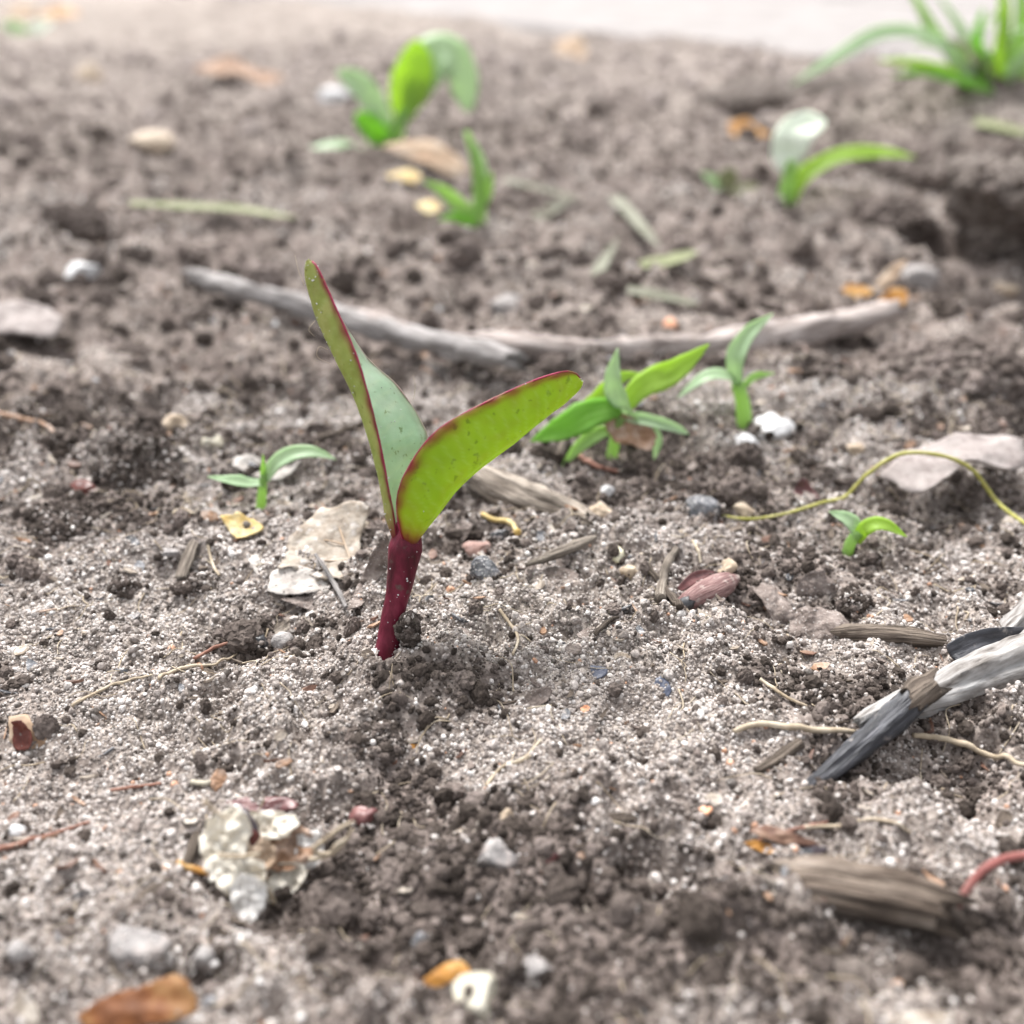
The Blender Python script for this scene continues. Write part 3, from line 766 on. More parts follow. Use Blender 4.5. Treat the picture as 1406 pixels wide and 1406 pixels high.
# ------------------------------------------------------------------ the red-stemmed seedling
def build_seedling():
    base = hit(531, 905)
    d0 = depth(base)
    root = thing('red_stemmed_seedling', 'largest seedling with crimson stem and two pink rimmed cotyledons standing in bare soil', 'seedling', base)
    o0 = base
    dd = lambda py, k=.55: d0 - (905-py)/905*2.0*k         # the plant leans back a little
    st = [(529, 925), (531, 900), (539, 850), (549, 800), (556, 757), (559, 736), (560, 718)]
    P = np.array([PD(a, b, dd(b)) for a, b in st])
    rad = np.array([17, 17, 16, 16, 19, 23.5, 15])*cmpx(d0)
    V, F, UV = tube_geo(P, rad, n=30, k=18, rough=.05, up=(0, 1, .2))
    stem = link('stem', V, F, 'red_hypocotyl', origin=o0, parent=root, uv=UV)
    def leaf(Np, Kp, Fp, mats, thick=.045, n=110, k=33, seed=1.0):
        Nc, Kc, Fc = (spline([PD(a, b, dd(b)+e) for a, b, e in q], n) for q in (Np, Kp, Fp))
        g = np.zeros((n, k, 3))
        for j in range(k):
            q = j/(k-1)
            # rounded keel: cubic Bezier with both inner controls pulled to the keel curve
            c1 = c2 = Kc*1.30-.30*(Nc+Fc)/2
            c1 = Nc*.07+c1*.93; c2 = Fc*.07+c2*.93
            g[:, j] = Nc*(1-q)**3 + 3*c1*q*(1-q)**2 + 3*c2*q*q*(1-q) + Fc*q**3
        for i in range(n):
            for j in range(k):
                g[i, j] += .012*np.array(mnoise.noise_vector(Vector(g[i, j])*2.2))+.005*np.array(mnoise.noise_vector(Vector(g[i, j])*7))
        du, dv = np.gradient(g, axis=0), np.gradient(g, axis=1)
        nr = np.cross(du, dv); nr /= np.linalg.norm(nr, axis=2)[..., None]+1e-9
        prof = np.sin(np.pi*np.clip(np.linspace(0, 1, k), .04, .96))**.4
        up_ = (g-nr*(thick/2*prof)[None, :, None]).reshape(-1, 3); un = (g+nr*(thick/2*prof)[None, :, None]).reshape(-1, 3)
        m = n*k; F, fm = [], []
        for i in range(n-1):
            for j in range(k-1):
                a = i*k+j
                F.append((a, a+1, a+k+1, a+k)); fm.append(0)
                F.append((m+a, m+a+k, m+a+k+1, m+a+1)); fm.append(1)
        rim = list(range(k))+[i*k+k-1 for i in range(1, n)]+[(n-1)*k+j for j in range(k-2, -1, -1)]+[i*k for i in range(n-2, 0, -1)]
        for a, b in zip(rim, rim[1:]+rim[:1]): F.append((a, a+m, b+m, b)); fm.append(1)
        V = np.vstack([up_, un])
        lf = link('leaf', V, F, mats, origin=o0, parent=root, fmat=fm)
        I, J = np.meshgrid(np.arange(n), np.linspace(0, 1, k), indexing='ij')
        nzv = np.array([[mnoise.noise(Vector((i*.16, j*9., seed))) for j in J[0]] for i in range(n)])
        red = np.clip(1.15*np.exp(-((I/n)/.085)**2)+(.7+.5*nzv)*np.exp(-(J/(.04+.03*nzv))**2)+.3*np.exp(-((1-J)/.03)**2)+.14*np.clip(nzv, 0, 1), 0, 1)
        vein = np.exp(-((J-.5)/.016)**2)
        for q in range(5, n, 5): vein = np.maximum(vein, .75*np.exp(-((I-q-9*np.abs(J-.5)*2-2*nzv)/.55)**2)*(np.abs(J-.5) < .42))
        at = lf.data.attributes.new('vein', 'FLOAT', 'POINT'); at.data.foreach_set('value', np.tile(vein.ravel(), 2).astype(np.float32))
        at = lf.data.attributes.new('redness', 'FLOAT', 'POINT'); at.data.foreach_set('value', np.tile(red.ravel(), 2).astype(np.float32))
        for c, mt, w_ in ((Nc, 'leaf_rim', .34), (Fc, 'leaf_far_rim', .38)):
            V2, F2, UV2 = tube_geo(c[::2], np.array([.024, .03, .031, .03, .030, .036])*w_, n=60, k=8, rough=.25, up=(0, 1, .3))
            link('leaf_rim', V2, F2, mt, origin=o0, parent=lf, uv=UV2)
        return lf, g, nr
    L1 = leaf([(549, 750, -.03), (543, 728, -.10), (540, 705, -.14), (533, 670, -.2), (524, 620, -.25), (510, 560, -.28), (490, 490, -.25), (462, 425, -.15), (440, 376, -.05), (431, 361, .0), (426, 359, .02)],
              [(546, 752, .0), (537, 728, -.05), (530, 706, -.03), (521, 650, .0), (508, 600, .02), (489, 550, .05), (463, 500, .08), (438, 448, .08), (423, 398, .06), (420, 374, .05), (422, 362, .04), (426, 359, .03)],
              [(553, 750, .06), (553, 724, .12), (556, 704, .18), (566, 668, .35), (586, 610, .50), (577, 578, .55), (545, 530, .5), (500, 487, .42), (452, 410, .25), (434, 372, .1), (426, 359, .04)],
              ['leaf_upper', 'leaf_olive'])
    L2 = leaf([(557, 752, -.06), (548, 722, -.22), (546, 682, -.32), (562, 640, -.32), (600, 592, -.25), (660, 556, -.15), (730, 524, .0), (772, 511, .12), (790, 513, .18), (798, 522, .2)],
              [(563, 756, -.05), (573, 738, -.16), (597, 708, -.24), (630, 668, -.2), (672, 632, -.12), (714, 600, -.04), (752, 570, .06), (782, 546, .14), (796, 531, .19), (798, 522, .21)],
              [(562, 752, .05), (578, 728, .10), (606, 688, .30), (622, 658, .45), (660, 620, .5), (700, 590, .5), (745, 556, .45), (782, 530, .34), (796, 521, .26), (798, 522, .22)],
              ['leaf_under', 'leaf_upper'])
    # grains clinging to stem and leaves
    rr = random.Random(3)
    V, F, fm = [], [], []
    iv, if_ = ico(1)
    def add(p, s):
        b = len(V)
        A = np.array([[rr.uniform(.7, 1.2) for _ in range(3)] for _ in iv])
        V.extend((iv*A*s+p).tolist()); F.extend([tuple(b+i for i in f) for f in if_])
    C = spline(P, 60)
    for _ in range(150):
        t = rr.random()**2.2; i = int(t*52)+6
        if i > 59: continue
        a = rr.uniform(0, 6.28); r_ = np.interp(i/59, np.linspace(0, 1, 7), rad)*1.02
        add(C[i]+r_*np.array((math.cos(a), math.sin(a), 0)), rr.choice((.003, .004, .005, .006, .011)))
    for (lf, g, nr), cnt, sg in ((L1, 150, 0), (L2, 26, 0)):
        n, k = g.shape[:2]
        for _ in range(cnt):
            i, j = rr.randrange(2, n-2), rr.randrange(0, k)
            side = rr.choice((-1, 1))
            add(g[i, j]+nr[i, j]*side*.024, rr.uniform(.003, .009))
    sp = link('sand_specks', V, F, 'white_stone', origin=o0, parent=root, smooth=False)
    sp['kind'] = 'stuff'
    hairs = [[(418, 392, 0), (410, 372, .02), (405, 350, .05)], [(433, 440, -.02), (424, 452, -.05), (432, 462, -.04)], [(450, 480, 0), (438, 476, -.05), (436, 490, -.05), (455, 500, 0)], [(568, 548, .4), (570, 530, .4), (567, 515, .42)]]
    for h_ in hairs:
        V2, F2, UV2 = tube_geo([PD(a, b, dd(b)+e) for a, b, e in h_], [.0035, .002], n=14, k=5)
        link('hair', V2, F2, 'root_fibre', origin=o0, parent=root, uv=UV2)
build_seedling()

# ------------------------------------------------------------------ small sprouts
def sprout(name, label, base, stem, swid, leaves, smat='sprout_green', group='green sprouts in the soil', cat='sprout', tall=0):
    b = hit(*base)
    root = thing(name, label, cat, b, group)
    if stem:
        stemlet([(base[0], base[1]+5)]+list(stem), swid, smat, b[1], root)
    for lf in leaves:
        pix, wpx, mat = lf[:3]; kw = lf[3] if len(lf) > 3 else {}
        blade(pix, wpx, mat, b[1], root, **kw)
    return root

sprout('grass_sprout', 'small pale green grass sprout with two arching leaves beside the dry leaf scraps', (357, 703), [(360, 675), (362, 652)], [14, 13, 9], [
    ([(361, 663), (345, 663), (318, 660), (285, 654)], 23, 'sprout_pale', dict(fold=.2, dy=[0, -.05, -.15, -.25], face=(0, -.4, .9))),
    ([(361, 668), (362, 645), (361, 624)], 10, 'sprout_green', dict(fold=.5)),
    ([(364, 660), (380, 635), (412, 621), (440, 623), (462, 631)], 28, 'sprout_pale', dict(fold=.3, dy=[0, .05, .1, .1, .1], face=(.1, -.6, .8)))])
sprout('grass_sprout', 'short two leaved green sprout under the curved yellow vine', (1160, 768), [(1168, 745), (1180, 730)], [17, 16, 14], [
    ([(1178, 742), (1172, 722), (1158, 710), (1138, 702)], 27, 'sprout_pale', dict(dy=[0, .05, .1, .15], face=(.2, -.7, .7))),
    ([(1176, 745), (1188, 726), (1212, 720), (1246, 737)], 26, 'sprout_lime', dict(dy=[0, -.05, -.1, -.2], face=(0, -.6, .8)))])
sprout('grass_sprout', 'upright green grass sprout growing beside two white pebbles', (1022, 586), [(1020, 555), (1012, 525)], [22, 20, 16], [
    ([(1014, 530), (1010, 495), (1028, 458), (1062, 430)], 32, 'sprout_pale', dict(fold=.35, dy=[0, 0, .1, .2], face=(-.5, -.8, .3))),
    ([(1016, 530), (998, 516), (968, 518), (930, 546)], 24, 'sprout_pale', dict(dy=[0, -.1, -.2, -.3], face=(0, -.4, .9))),
    ([(1018, 535), (1035, 518), (1064, 512)], 13, 'sprout_green', dict(dy=[0, .1, .2]))])
sprout('grass_clump', 'bright green clump of broad blades with brown papery scrap on it', (838, 632), [(845, 600), (852, 572)], [16, 16, 14], [
    ([(852, 560), (815, 566), (778, 585), (728, 606)], 52, 'sprout_deep', dict(fold=.1, dy=[0, -.1, -.2, -.3], face=(0, -.8, .6))),
    ([(848, 588), (820, 596), (795, 614), (769, 643)], 24, 'sprout_green', dict(dy=[0, -.15, -.3, -.35], face=(0, -.8, .6))),
    ([(872, 578), (852, 548), (845, 515), (848, 478)], 40, 'sprout_pale', dict(fold=.5, dy=[0, 0, .05, .1], face=(-.6, -.8, 0))),
    ([(858, 560), (882, 530), (925, 510), (974, 472)], 44, 'sprout_lime', dict(fold=.15, dy=[0, .1, .2, .3], face=(0, -.8, .6))),
    ([(800, 560), (822, 545), (850, 520), (880, 512)], 26, 'sprout_lime', dict(dy=[.2, .2, .3, .4], face=(0, -.8, .6))),
    ([(860, 572), (890, 578), (920, 586), (946, 596)], 20, 'sprout_pale', dict(fold=.6, dy=[0, -.05, -.1, -.15], prof=STRAP)),
    ([(900, 586), (903, 605), (898, 632)], 15, 'sprout_pale', dict(dy=[-.1, -.15, -.15]))], cat='grass clump')
flake('papery_scrap', 'ragged brown papery scrap caught on the bright green grass clump', 'leaf scrap', [(822, 562), (850, 566), (880, 580), (900, 598), (893, 620), (868, 612), (842, 606)], 'rust_husk', lift=.3, tilt=55, curl=.25, rough=.16, seed=4, anchor=(862, 655))

sprout('broadleaf_sprout', 'blurred broadleaf weed with one bright lime leaf near the tan leaf', (535, 205), [(545, 180), (556, 150)], [22, 20, 14], [
    ([(550, 165), (560, 130), (570, 95), (574, 54)], 66, 'sprout_lime', dict(prof=OVATE, fold=.2, face=(0, -.9, .3))),
    ([(560, 150), (585, 95), (612, 75), (632, 105), (644, 156)], 76, 'sprout_pale', dict(prof=OVATE, fold=.2, dy=[0, .3, .5, .6, .5], face=(.3, -.6, .8))),
    ([(535, 170), (515, 145), (495, 120), (462, 97)], 48, 'sprout_pale', dict(prof=OVATE, dy=[0, -.2, -.3, -.3], face=(0, -.6, .8))),
    ([(535, 195), (520, 185), (505, 172), (488, 155)], 44, 'sprout_deep', dict(prof=OVATE, dy=[0, -.3, -.5, -.6], face=(0, -.8, .6))),
    ([(530, 190), (550, 170), (565, 150)], 26, 'sprout_green', dict(dy=[-.2, -.3, -.3])),
    ([(500, 205), (465, 200), (430, 205), (412, 212)], 26, 'sprout_pale', dict(dy=[-.4, -.6, -.8, -.9], face=(0, -.3, .95)))])
sprout('grass_sprout', 'thin green sprout with leaning blades in front of the tan curled leaf', (655, 316), [(658, 280), (655, 230), (642, 180)], [24, 18, 14, 5], [
    ([(655, 295), (630, 282), (605, 262), (580, 248)], 26, 'sprout_green', dict(dy=[0, -.1, -.2, -.3])),
    ([(655, 312), (638, 302), (620, 298), (602, 302)], 20, 'sprout_deep', dict(dy=[0, -.2, -.3, -.4])),
    ([(656, 265), (660, 240), (650, 205), (636, 178)], 24, 'sprout_pale', dict(dy=[0, .1, .1, .1])),
    ([(657, 290), (668, 262), (675, 235)], 24, 'sprout_green', {})])
sprout('grass_sprout', 'blurred sprout with leaf top whitened by sky light and long blade arching to one side', (1078, 282), [(1082, 255), (1088, 220)], [26, 22, 14], [
    ([(1080, 280), (1098, 246), (1145, 218), (1200, 210), (1258, 216)], 30, 'sprout_lime', dict(dy=[0, .1, .2, .2, .1], prof=STRAP, face=(0, -.6, .8))),
    ([(1084, 240), (1082, 212), (1098, 180), (1134, 165)], 62, 'sky_white_leaf', dict(prof=OVATE, dy=[0, .1, .2, .3], face=(-.2, -.7, .7)))], smat='sprout_green')
sprout('tiny_sprout', 'tiny yellow green sprout left of the white topped sprout', (1000, 268), None, None, [
    ([(1000, 262), (1000, 245), (1005, 230)], 34, 'pale_grass', dict(prof=OVATE)),
    ([(1000, 262), (980, 250), (962, 236)], 20, 'sprout_pale', {}),
    ([(1000, 266), (985, 264), (966, 268)], 16, 'sprout_deep', {}),
    ([(1004, 266), (1030, 258), (1062, 262)], 16, 'pale_grass', dict(dy=[0, -.3, -.4]))])
def grass_tuft():
    b = hit(1345, 120)
    root = thing('grass_tuft', 'large blurred tuft of long grass blades by the pavement edge', 'grass tuft', b)
    for pix, wpx, mat, dy in (
        ([(1335, 120), (1290, 60), (1215, 45), (1150, 78), (1085, 118)], 34, 'sprout_pale', [0, -1, -2, -3, -4]),
        ([(1330, 115), (1300, 70), (1270, 25), (1240, -30)], 30, 'sprout_green', [0, 0, 1, 1]),
        ([(1345, 122), (1300, 100), (1255, 88), (1205, 82)], 32, 'sprout_lime', [0, -1, -2, -2]),
        ([(1360, 124), (1372, 70), (1378, 20), (1372, -50)], 30, 'sprout_lime', [0, 0, .5, 1]),
        ([(1375, 122), (1395, 80), (1402, 30), (1400, -40)], 34, 'sprout_green', [0, 0, 0, .5]),
        ([(1340, 120), (1335, 85), (1320, 45), (1285, -10)], 26, 'sprout_pale', [0, 1, 2, 2]),
        ([(1370, 126), (1320, 112), (1270, 100), (1225, 104)], 26, 'sprout_deep', [-.5, -1.5, -2, -2]),
        ([(1355, 122), (1350, 90), (1340, 60), (1350, 10)], 28, 'sprout_deep', [0, 0, 0, 0]),
        ([(1380, 126), (1420, 90), (1450, 60), (1500, 60)], 30, 'sprout_green', [0, 0, 0, 0]),
        ([(1390, 126), (1390, 100), (1420, 60), (1440, 10)], 30, 'sprout_pale', [0, -.5, -1, -1]),
        ([(1365, 124), (1335, 88), (1300, 62), (1255, 60)], 24, 'sprout_green', [0, .5, 1, 1])):
        blade(pix, wpx*.78, mat, b[1], root, dy=dy, prof=STRAP, name='grass_blade', n=18, k=5, face=(0, -.7, .7))
    rr = random.Random(9)
    for q in range(12):
        x0 = rr.uniform(1325, 1400); dx = rr.uniform(-110, 70); hh = rr.uniform(40, 120)
        blade([(x0, 122), (x0+dx*.25, 122-hh*.55), (x0+dx*.6, 122-hh*.9), (x0+dx, 122-hh*rr.uniform(.6, 1.05))], rr.uniform(9, 16), rr.choice(('sprout_pale', 'sprout_lime', 'sprout_green', 'pale_grass')), b[1], root, dy=[0, rr.uniform(-.5, .8), rr.uniform(-1, 1.5), rr.uniform(-1.5, 2)], prof=STRAP, name='grass_blade', n=16, k=5)
grass_tuft()
b = hit(40, 50); root = thing('tiny_sprout', 'very blurred pale green sprout at the back beside orange leaf litter', 'sprout', b, 'green sprouts in the soil')
for pix, mat in (([(40, 60), (25, 42), (0, 32)], 'sprout_pale'), ([(40, 60), (50, 42), (75, 30)], 'sky_white_leaf'), ([(38, 62), (20, 58), (-5, 50)], 'sprout_pale')):
    blade(pix, 26, mat, b[1], root)

# ------------------------------------------------------------------ dry grass, vine, roots, stems
def strand(name, label, cat, pix, wpx, mat, lift=.02, group=None, n=40, k=7):
    Q = spline([(a, b, 0) for a, b in pix], 14)
    P = ground_pts(Q[:, :2], 0, True)
    sm = P.copy()
    for i in range(14): sm[i] = P[max(0, i-1):i+2].mean(0)
    sm[:, 2] = np.maximum(sm[:, 2], H(sm[:, 0], sm[:, 1]))+lift*.8
    P = sm
    s = np.mean([cmpx(depth(p)) for p in P])
    V, F, UV = tube_geo(P, np.array(wpx)/2*s, n=n, k=k, rough=.25, seed=pix[0][0])
    return tag(link(name, V, F, mat, origin=P[0], uv=UV), label, cat, group)
def straw(label, pix, wpx, mat, lift=.1, group='pale dry grass blades lying behind the branch'):
    P = ground_pts(pix, lift); s = np.mean([cmpx(depth(p)) for p in P])
    V, F, UV = blade_geo(P, wpx*s, prof=STRAP, fold=.2, face=(0, -.3, .95))
    tag(link('dry_grass_blade', V, F, mat, origin=P[0], uv=UV), label, 'grass blade', group)
straw('long pale yellow green blade lying flat above the grey stick', [(183, 305), (250, 308), (330, 312), (412, 325)], 17, 'pale_grass', .45)
straw('faded grass blade lying just right of the thin sprout', [(735, 305), (775, 285), (815, 290)], 22, 'dry_grass')
straw('faded steep grass blade leaning down toward the branch', [(842, 290), (870, 325), (905, 365)], 24, 'dry_grass', .4)
straw('short straw coloured blade standing above the branch middle', [(818, 398), (832, 370), (848, 345)], 18, 'dry_grass', .3)
straw('flat pale blade lying right behind the branch middle', [(860, 412), (905, 420), (962, 432)], 22, 'dry_grass', .2)
straw('greenish stubby blade above the pale flat blade', [(880, 385), (925, 375), (955, 362)], 24, 'pale_grass', .3)
straw('faint pale blade lying at the far edge under the grass tuft', [(1335, 180), (1375, 190), (1420, 200)], 26, 'pale_grass', .3)
straw('thin yellowish blade crossing behind the dry grass patch', [(690, 262), (745, 275), (800, 290)], 12, 'dry_grass', .3)

def vine():
    b = hit(1000, 715)
    P = list(ground_pts([(985, 713), (1030, 718), (1080, 710), (1130, 695)], .06, True))
    Ya, Yb = P[-1][1], hit(1406, 724)[1]
    for x, y in ((1160, 682), (1190, 652), (1235, 624), (1290, 625), (1335, 645), (1370, 690)):
        P.append(PY(x, y, Ya+(Yb-Ya)*(x-1130)/276+.1))
    P += list(ground_pts([(1412, 728), (1450, 745)], .06, True))
    V, F, UV = tube_geo(P, np.array([3.5, 4, 4, 4.5, 5, 5.5, 5.5, 5.5, 5.5, 5.5, 5, 5])*.5*cmpx(depth(b))*1.05, n=90, k=8, rough=.3)
    tag(link('vine_tendril', V, F, 'yellow_vine', origin=b, uv=UV), 'thin yellow green tendril arching over the pinkish flat leaf', 'tendril')
vine()

for lab, pix, wp, mat, lf in (
    ('reddish thin stem lying at the left edge below the husk', [(-10, 1172), (60, 1152), (130, 1130)], [8, 7, 5], 'rust_stem', .03),
    ('pale thread root looping above the left sandy patch', [(95, 975), (150, 945), (215, 928)], [5, 4, 3], 'root_fibre', .03),
    ('thin straw coloured root running down from the cream pebble leaf bud', [(905, 832), (912, 790), (930, 756)], [16, 14, 10], 'old_wood', .08),
    ('brown twig half hidden behind the straw coloured root', [(935, 842), (908, 808), (886, 780)], [12, 11, 9], 'brown_wood', .06),
    ('long tan root crossing beneath the charred stick', [(1000, 1014), (1040, 1000), (1100, 1008), (1180, 1012)], [7, 10, 9, 7], 'root_fibre', .08),
    ('tan root running away to the right edge past the charred stick', [(1245, 1016), (1300, 1022), (1350, 1042), (1420, 1062)], [8, 9, 8, 6], 'root_fibre', .08),
    ('fine forked root fibre above the grey pebble with a ring', [(1040, 935), (1080, 962), (1110, 975)], [6, 5, 4], 'root_fibre', .05),
    ('small curled yellow root tip below the old wood chip', [(660, 708), (678, 718), (700, 720), (712, 740)], [7, 8, 7, 10], 'yellow_scale', .05),
    ('fine wavy root in the sand right of the seedling stem', [(684, 838), (700, 860), (712, 880), (703, 905)], [5, 5, 4, 4], 'root_fibre', .04),
    ('dark curled root on the crumbly soil below the splinter', [(815, 878), (835, 858), (850, 852)], [7, 7, 5], 'brown_wood', .06),
    ('pale root thread on the open sand left of the red bit', [(665, 1085), (690, 1055), (720, 1044), (745, 1015)], [6, 5, 4, 4], 'root_fibre', .03),
    ('thin red brown root lying across the wood chip end', [(1098, 1140), (1160, 1138), (1200, 1128), (1255, 1150)], [6, 5, 5, 4], 'root_fibre', .05),
    ('white thread root bent upright beside the thin wood sliver', [(286, 748), (290, 770), (298, 790), (303, 795)], [5, 4, 4, 3], 'root_fibre', .05),
    ('hairlike pale root above the yellow petal', [(238, 712), (252, 704), (268, 712)], [5, 4, 3], 'root_fibre', .08),
    ('thin stem lying over the tan torn leaf', [(432, 768), (450, 795), (465, 820), (478, 848)], [5, 7, 7, 6], 'grey_bark', .12),
    ('dark fibre root on the humus patch left of the stem', [(265, 912), (300, 892), (350, 880)], [5, 5, 3], 'rust_stem', .06),
    ('pale root thread running beside the black pebble', [(215, 938), (250, 920), (300, 915), (330, 898)], [5, 5, 4, 3], 'root_fibre', .04),
    ('rusty thread root above the fluffy seed husk', [(150, 1090), (180, 1086), (225, 1080)], [5, 5, 4], 'rust_stem', .05),
    ('cream forked root end just above the fluffy seed husk', [(262, 1078), (285, 1080), (300, 1070)], [8, 8, 6], 'cream_stone', .05),
    ('brown bent twig crossing the soil at the far left', [(-5, 570), (30, 580), (60, 586), (80, 605)], [8, 8, 7, 5], 'rust_husk', .06),
    ('dark thin twig leaning behind the small grass sprout', [(440, 608), (475, 595), (510, 580)], [9, 9, 7], 'brown_wood', .08),
    ('fine dry rootlet beside the old wood chip end', [(1035, 1160), (1085, 1145), (1140, 1132)], [5, 5, 4], 'rust_stem', .05),
    ('thin white rootlet hanging near the vine', [(950, 745), (958, 760), (962, 778)], [5, 4, 3], 'root_fibre', .05),
    ('slender dark rootlet across the humus under the green clump', [(792, 632), (820, 648), (850, 655)], [8, 7, 5], 'rust_stem', .1),
    ('short dark upright stub beside the tall green clump blade', [(768, 640), (775, 612), (778, 592)], [13, 12, 8], 'brown_wood', .15)):
    strand('root_fibre' if 'root' in lab else 'plant_stalk', lab, 'root' if 'root' in lab else 'stem', pix, wp, mat, lf, 'thin roots and stems on the soil')

def red_stem():
    b = hit(1312, 1258)
    P = [PY(1308, 1264, b[1]), PY(1322, 1230, b[1]+.05), PY(1350, 1195, b[1]+.15), PY(1385, 1178, b[1]+.25), PY(1440, 1172, b[1]+.3)]
    V, F, UV = tube_geo(P, np.array([4, 6, 6.5, 6, 5.5])*cmpx(depth(b)), n=30, k=10, rough=.08)
    tag(link('curved_red_stem', V, F, 'red_stem', origin=b, uv=UV), 'curved pinkish red stem rising from the weathered wood chip', 'stem')
red_stem()

# ------------------------------------------------------------------ sticks and wood
twig('grey_stick', 'long straight grey stick with splintered end passing behind the tall leaf', 'stick', [(262, 379), (370, 408), (482, 440), (590, 468), (708, 494)], [16, 22, 25, 22, 27, 30, 25, 31, 27, 33, 28, 24], 'grey_bark', lift=1.35, n=90, k=16, rough=.34, ridges=.25, jag=2.5, straight=.75)
twig('fallen_branch', 'pinkish jointed branch reaching from the splintered stick toward the orange scraps', 'branch', [(640, 466), (700, 474), (780, 481), (870, 485), (980, 474), (1100, 455), (1180, 438), (1230, 424)], [12, 26, 31, 30, 32, 31, 40, 31, 32, 33, 42, 34, 33, 34, 28, 32, 24], 'pale_bark', lift=1.35, straight=.6, n=100, k=16, rough=.36, ridges=.25, jag=2)
twig('stick_stub', 'short pale bark lump lying where the stick passes the tall leaf', 'bark', [(484, 432), (520, 442), (566, 456)], [14, 26, 18], 'pale_bark', lift=2.0, n=20, k=10, rough=.3, jag=2)
flake('peeled_bark', 'peeled strip of pale bark hanging off the splintered stick end', 'bark', [(604, 474), (640, 470), (690, 476), (708, 496), (672, 504), (626, 494)], 'old_wood', lift=.62, tilt=40, curl=.3, seed=2)
twig('old_wood_chip', 'weathered brown wood chip lying right of the seedling leaf', 'wood chip', [(652, 652), (690, 668), (740, 690), (790, 706), (812, 716)], [34, 46, 46, 42, 24], 'old_wood', lift=.72, n=60, k=26, rough=.22, ridges=.6, jag=2.0, flatn=.8)
o = twig('wood_splinter', 'split pale wood splinter pointing left below the old chip', 'splinter', [(722, 776), (760, 762), (795, 748), (818, 738)], [5, 14, 16, 7], 'old_wood', lift=1.5, n=24, k=8, rough=.2, ridges=.3)
o2 = twig('splinter_prong', '', '', [(752, 775), (775, 762), (800, 750)], [4, 9, 7], 'old_wood', lift=.5, n=16, k=7, rough=.2)
for key in ('label', 'category'):
    del o2[key]
wo_ = o2.location - o.location; o2.parent = o; o2.location = wo_
twig('thin_wood_sliver', 'thin tan wood sliver leaning on sand below the yellow petal', 'wood sliver', [(248, 794), (256, 770), (267, 744)], [15, 20, 15], 'old_wood', lift=.9, n=20, k=8, rough=.15, flatn=.5, ridges=.3, jag=1.5)
twig('grey_wood_sliver', 'flat grey wood sliver on sand left of the fluffy husk', 'wood sliver', [(162, 1252), (195, 1232), (232, 1206)], [14, 26, 16], 'brown_wood', lift=.5, n=20, k=8, rough=.2, flatn=.4)
twig('dark_wood_bit', 'short dark wood bit lying above the grey wood sliver', 'wood bit', [(256, 1190), (264, 1165), (270, 1145)], [14, 18, 12], 'brown_wood', lift=.4, n=16, k=8, rough=.2)
twig('amber_splinter', 'amber orange splinter poking from under the fluffy husk', 'splinter', [(243, 1184), (262, 1192), (290, 1200)], [9, 11, 8], 'orange_leaf', lift=.9, n=16, k=7, rough=.1)
twig('small_brown_twig', 'small brown twig piece left of the charred stick', 'twig', [(1038, 1060), (1065, 1044), (1098, 1020)], [12, 20, 18], 'brown_wood', lift=.6, n=20, k=9, rough=.2)
twig('brown_wood_bit', 'little brown wood bit on sand below the root thread', 'wood bit', [(828, 1126), (855, 1124), (888, 1128)], [12, 18, 12], 'brown_wood', lift=.5, n=16, k=8, rough=.25)
twig('rusty_wood_bit', 'little rusty wood bit just below the brown one', 'wood bit', [(808, 1148), (830, 1146), (856, 1148)], [10, 15, 11], 'rust_husk', lift=.5, n=16, k=8, rough=.25)
twig('fibrous_twig', 'shredded fibrous brown twig beside the folded brown leaf', 'twig', [(1150, 874), (1200, 872), (1260, 876), (1310, 884)], [26, 34, 30, 18], 'brown_wood', lift=.35, n=30, k=12, rough=.3, ridges=.4, jag=1.5)
twig('weathered_wood_chip', 'large striped weathered wood chip lying in front at lower right', 'wood chip', [(1088, 1210), (1135, 1216), (1190, 1226), (1245, 1238), (1290, 1250)], [58, 66, 66, 66, 62, 56], 'dark_wood', lift=.42, straight=1.0, n=80, k=44, rough=.16, ridges=.55, jag=2.2, flatn=.75, boxy=4)
def driftwood():
    b = hit(1290, 975)
    root = thing('driftwood_root', 'pale grey driftwood root coming in from the right edge', 'root wood', b)
    for pix, wp, nm in (([(1178, 992), (1220, 975), (1290, 952), (1370, 922), (1460, 885)], [14, 38, 56, 70, 80], 'trunk'),
                        ([(1345, 915), (1372, 885), (1405, 850), (1450, 805)], [18, 28, 36, 44], 'limb')):
        twig(nm, '', '', pix, wp, 'drift_wood', lift=.55, parent=root, n=80, k=28, rough=.30, ridges=.4, jag=1.5)
    P = ground_pts([(1300, 922), (1340, 906), (1400, 898), (1440, 890)], .22)
    V, F, UV = blade_geo(P, 34*cmpx(depth(b)), prof=STRAP, fold=.5, face=(0, -.6, .8), thick=.04)
    link('bark_flap', V, F, 'charred_wood', origin=b, parent=root, uv=UV)
driftwood()
def charred():
    b = hit(1110, 1078)
    root = thing('charred_stick', 'black charred stick with brown broken end leaning on the driftwood', 'stick', b)
    twig('shaft', '', '', [(1095, 1082, -.1), (1140, 1058, .0), (1190, 1028, .12), (1250, 990, .3)], [16, 30, 38, 38], 'charred_wood', lift=.3, parent=root, n=60, k=22, rough=.22, ridges=.35)
    twig('broken_end', '', '', [(1240, 996, .27), (1256, 986, .30), (1270, 977, .32)], [38, 40, 34], 'brown_wood', lift=.3, parent=root, n=16, k=16, rough=.25, ridges=.3, jag=2)
charred()

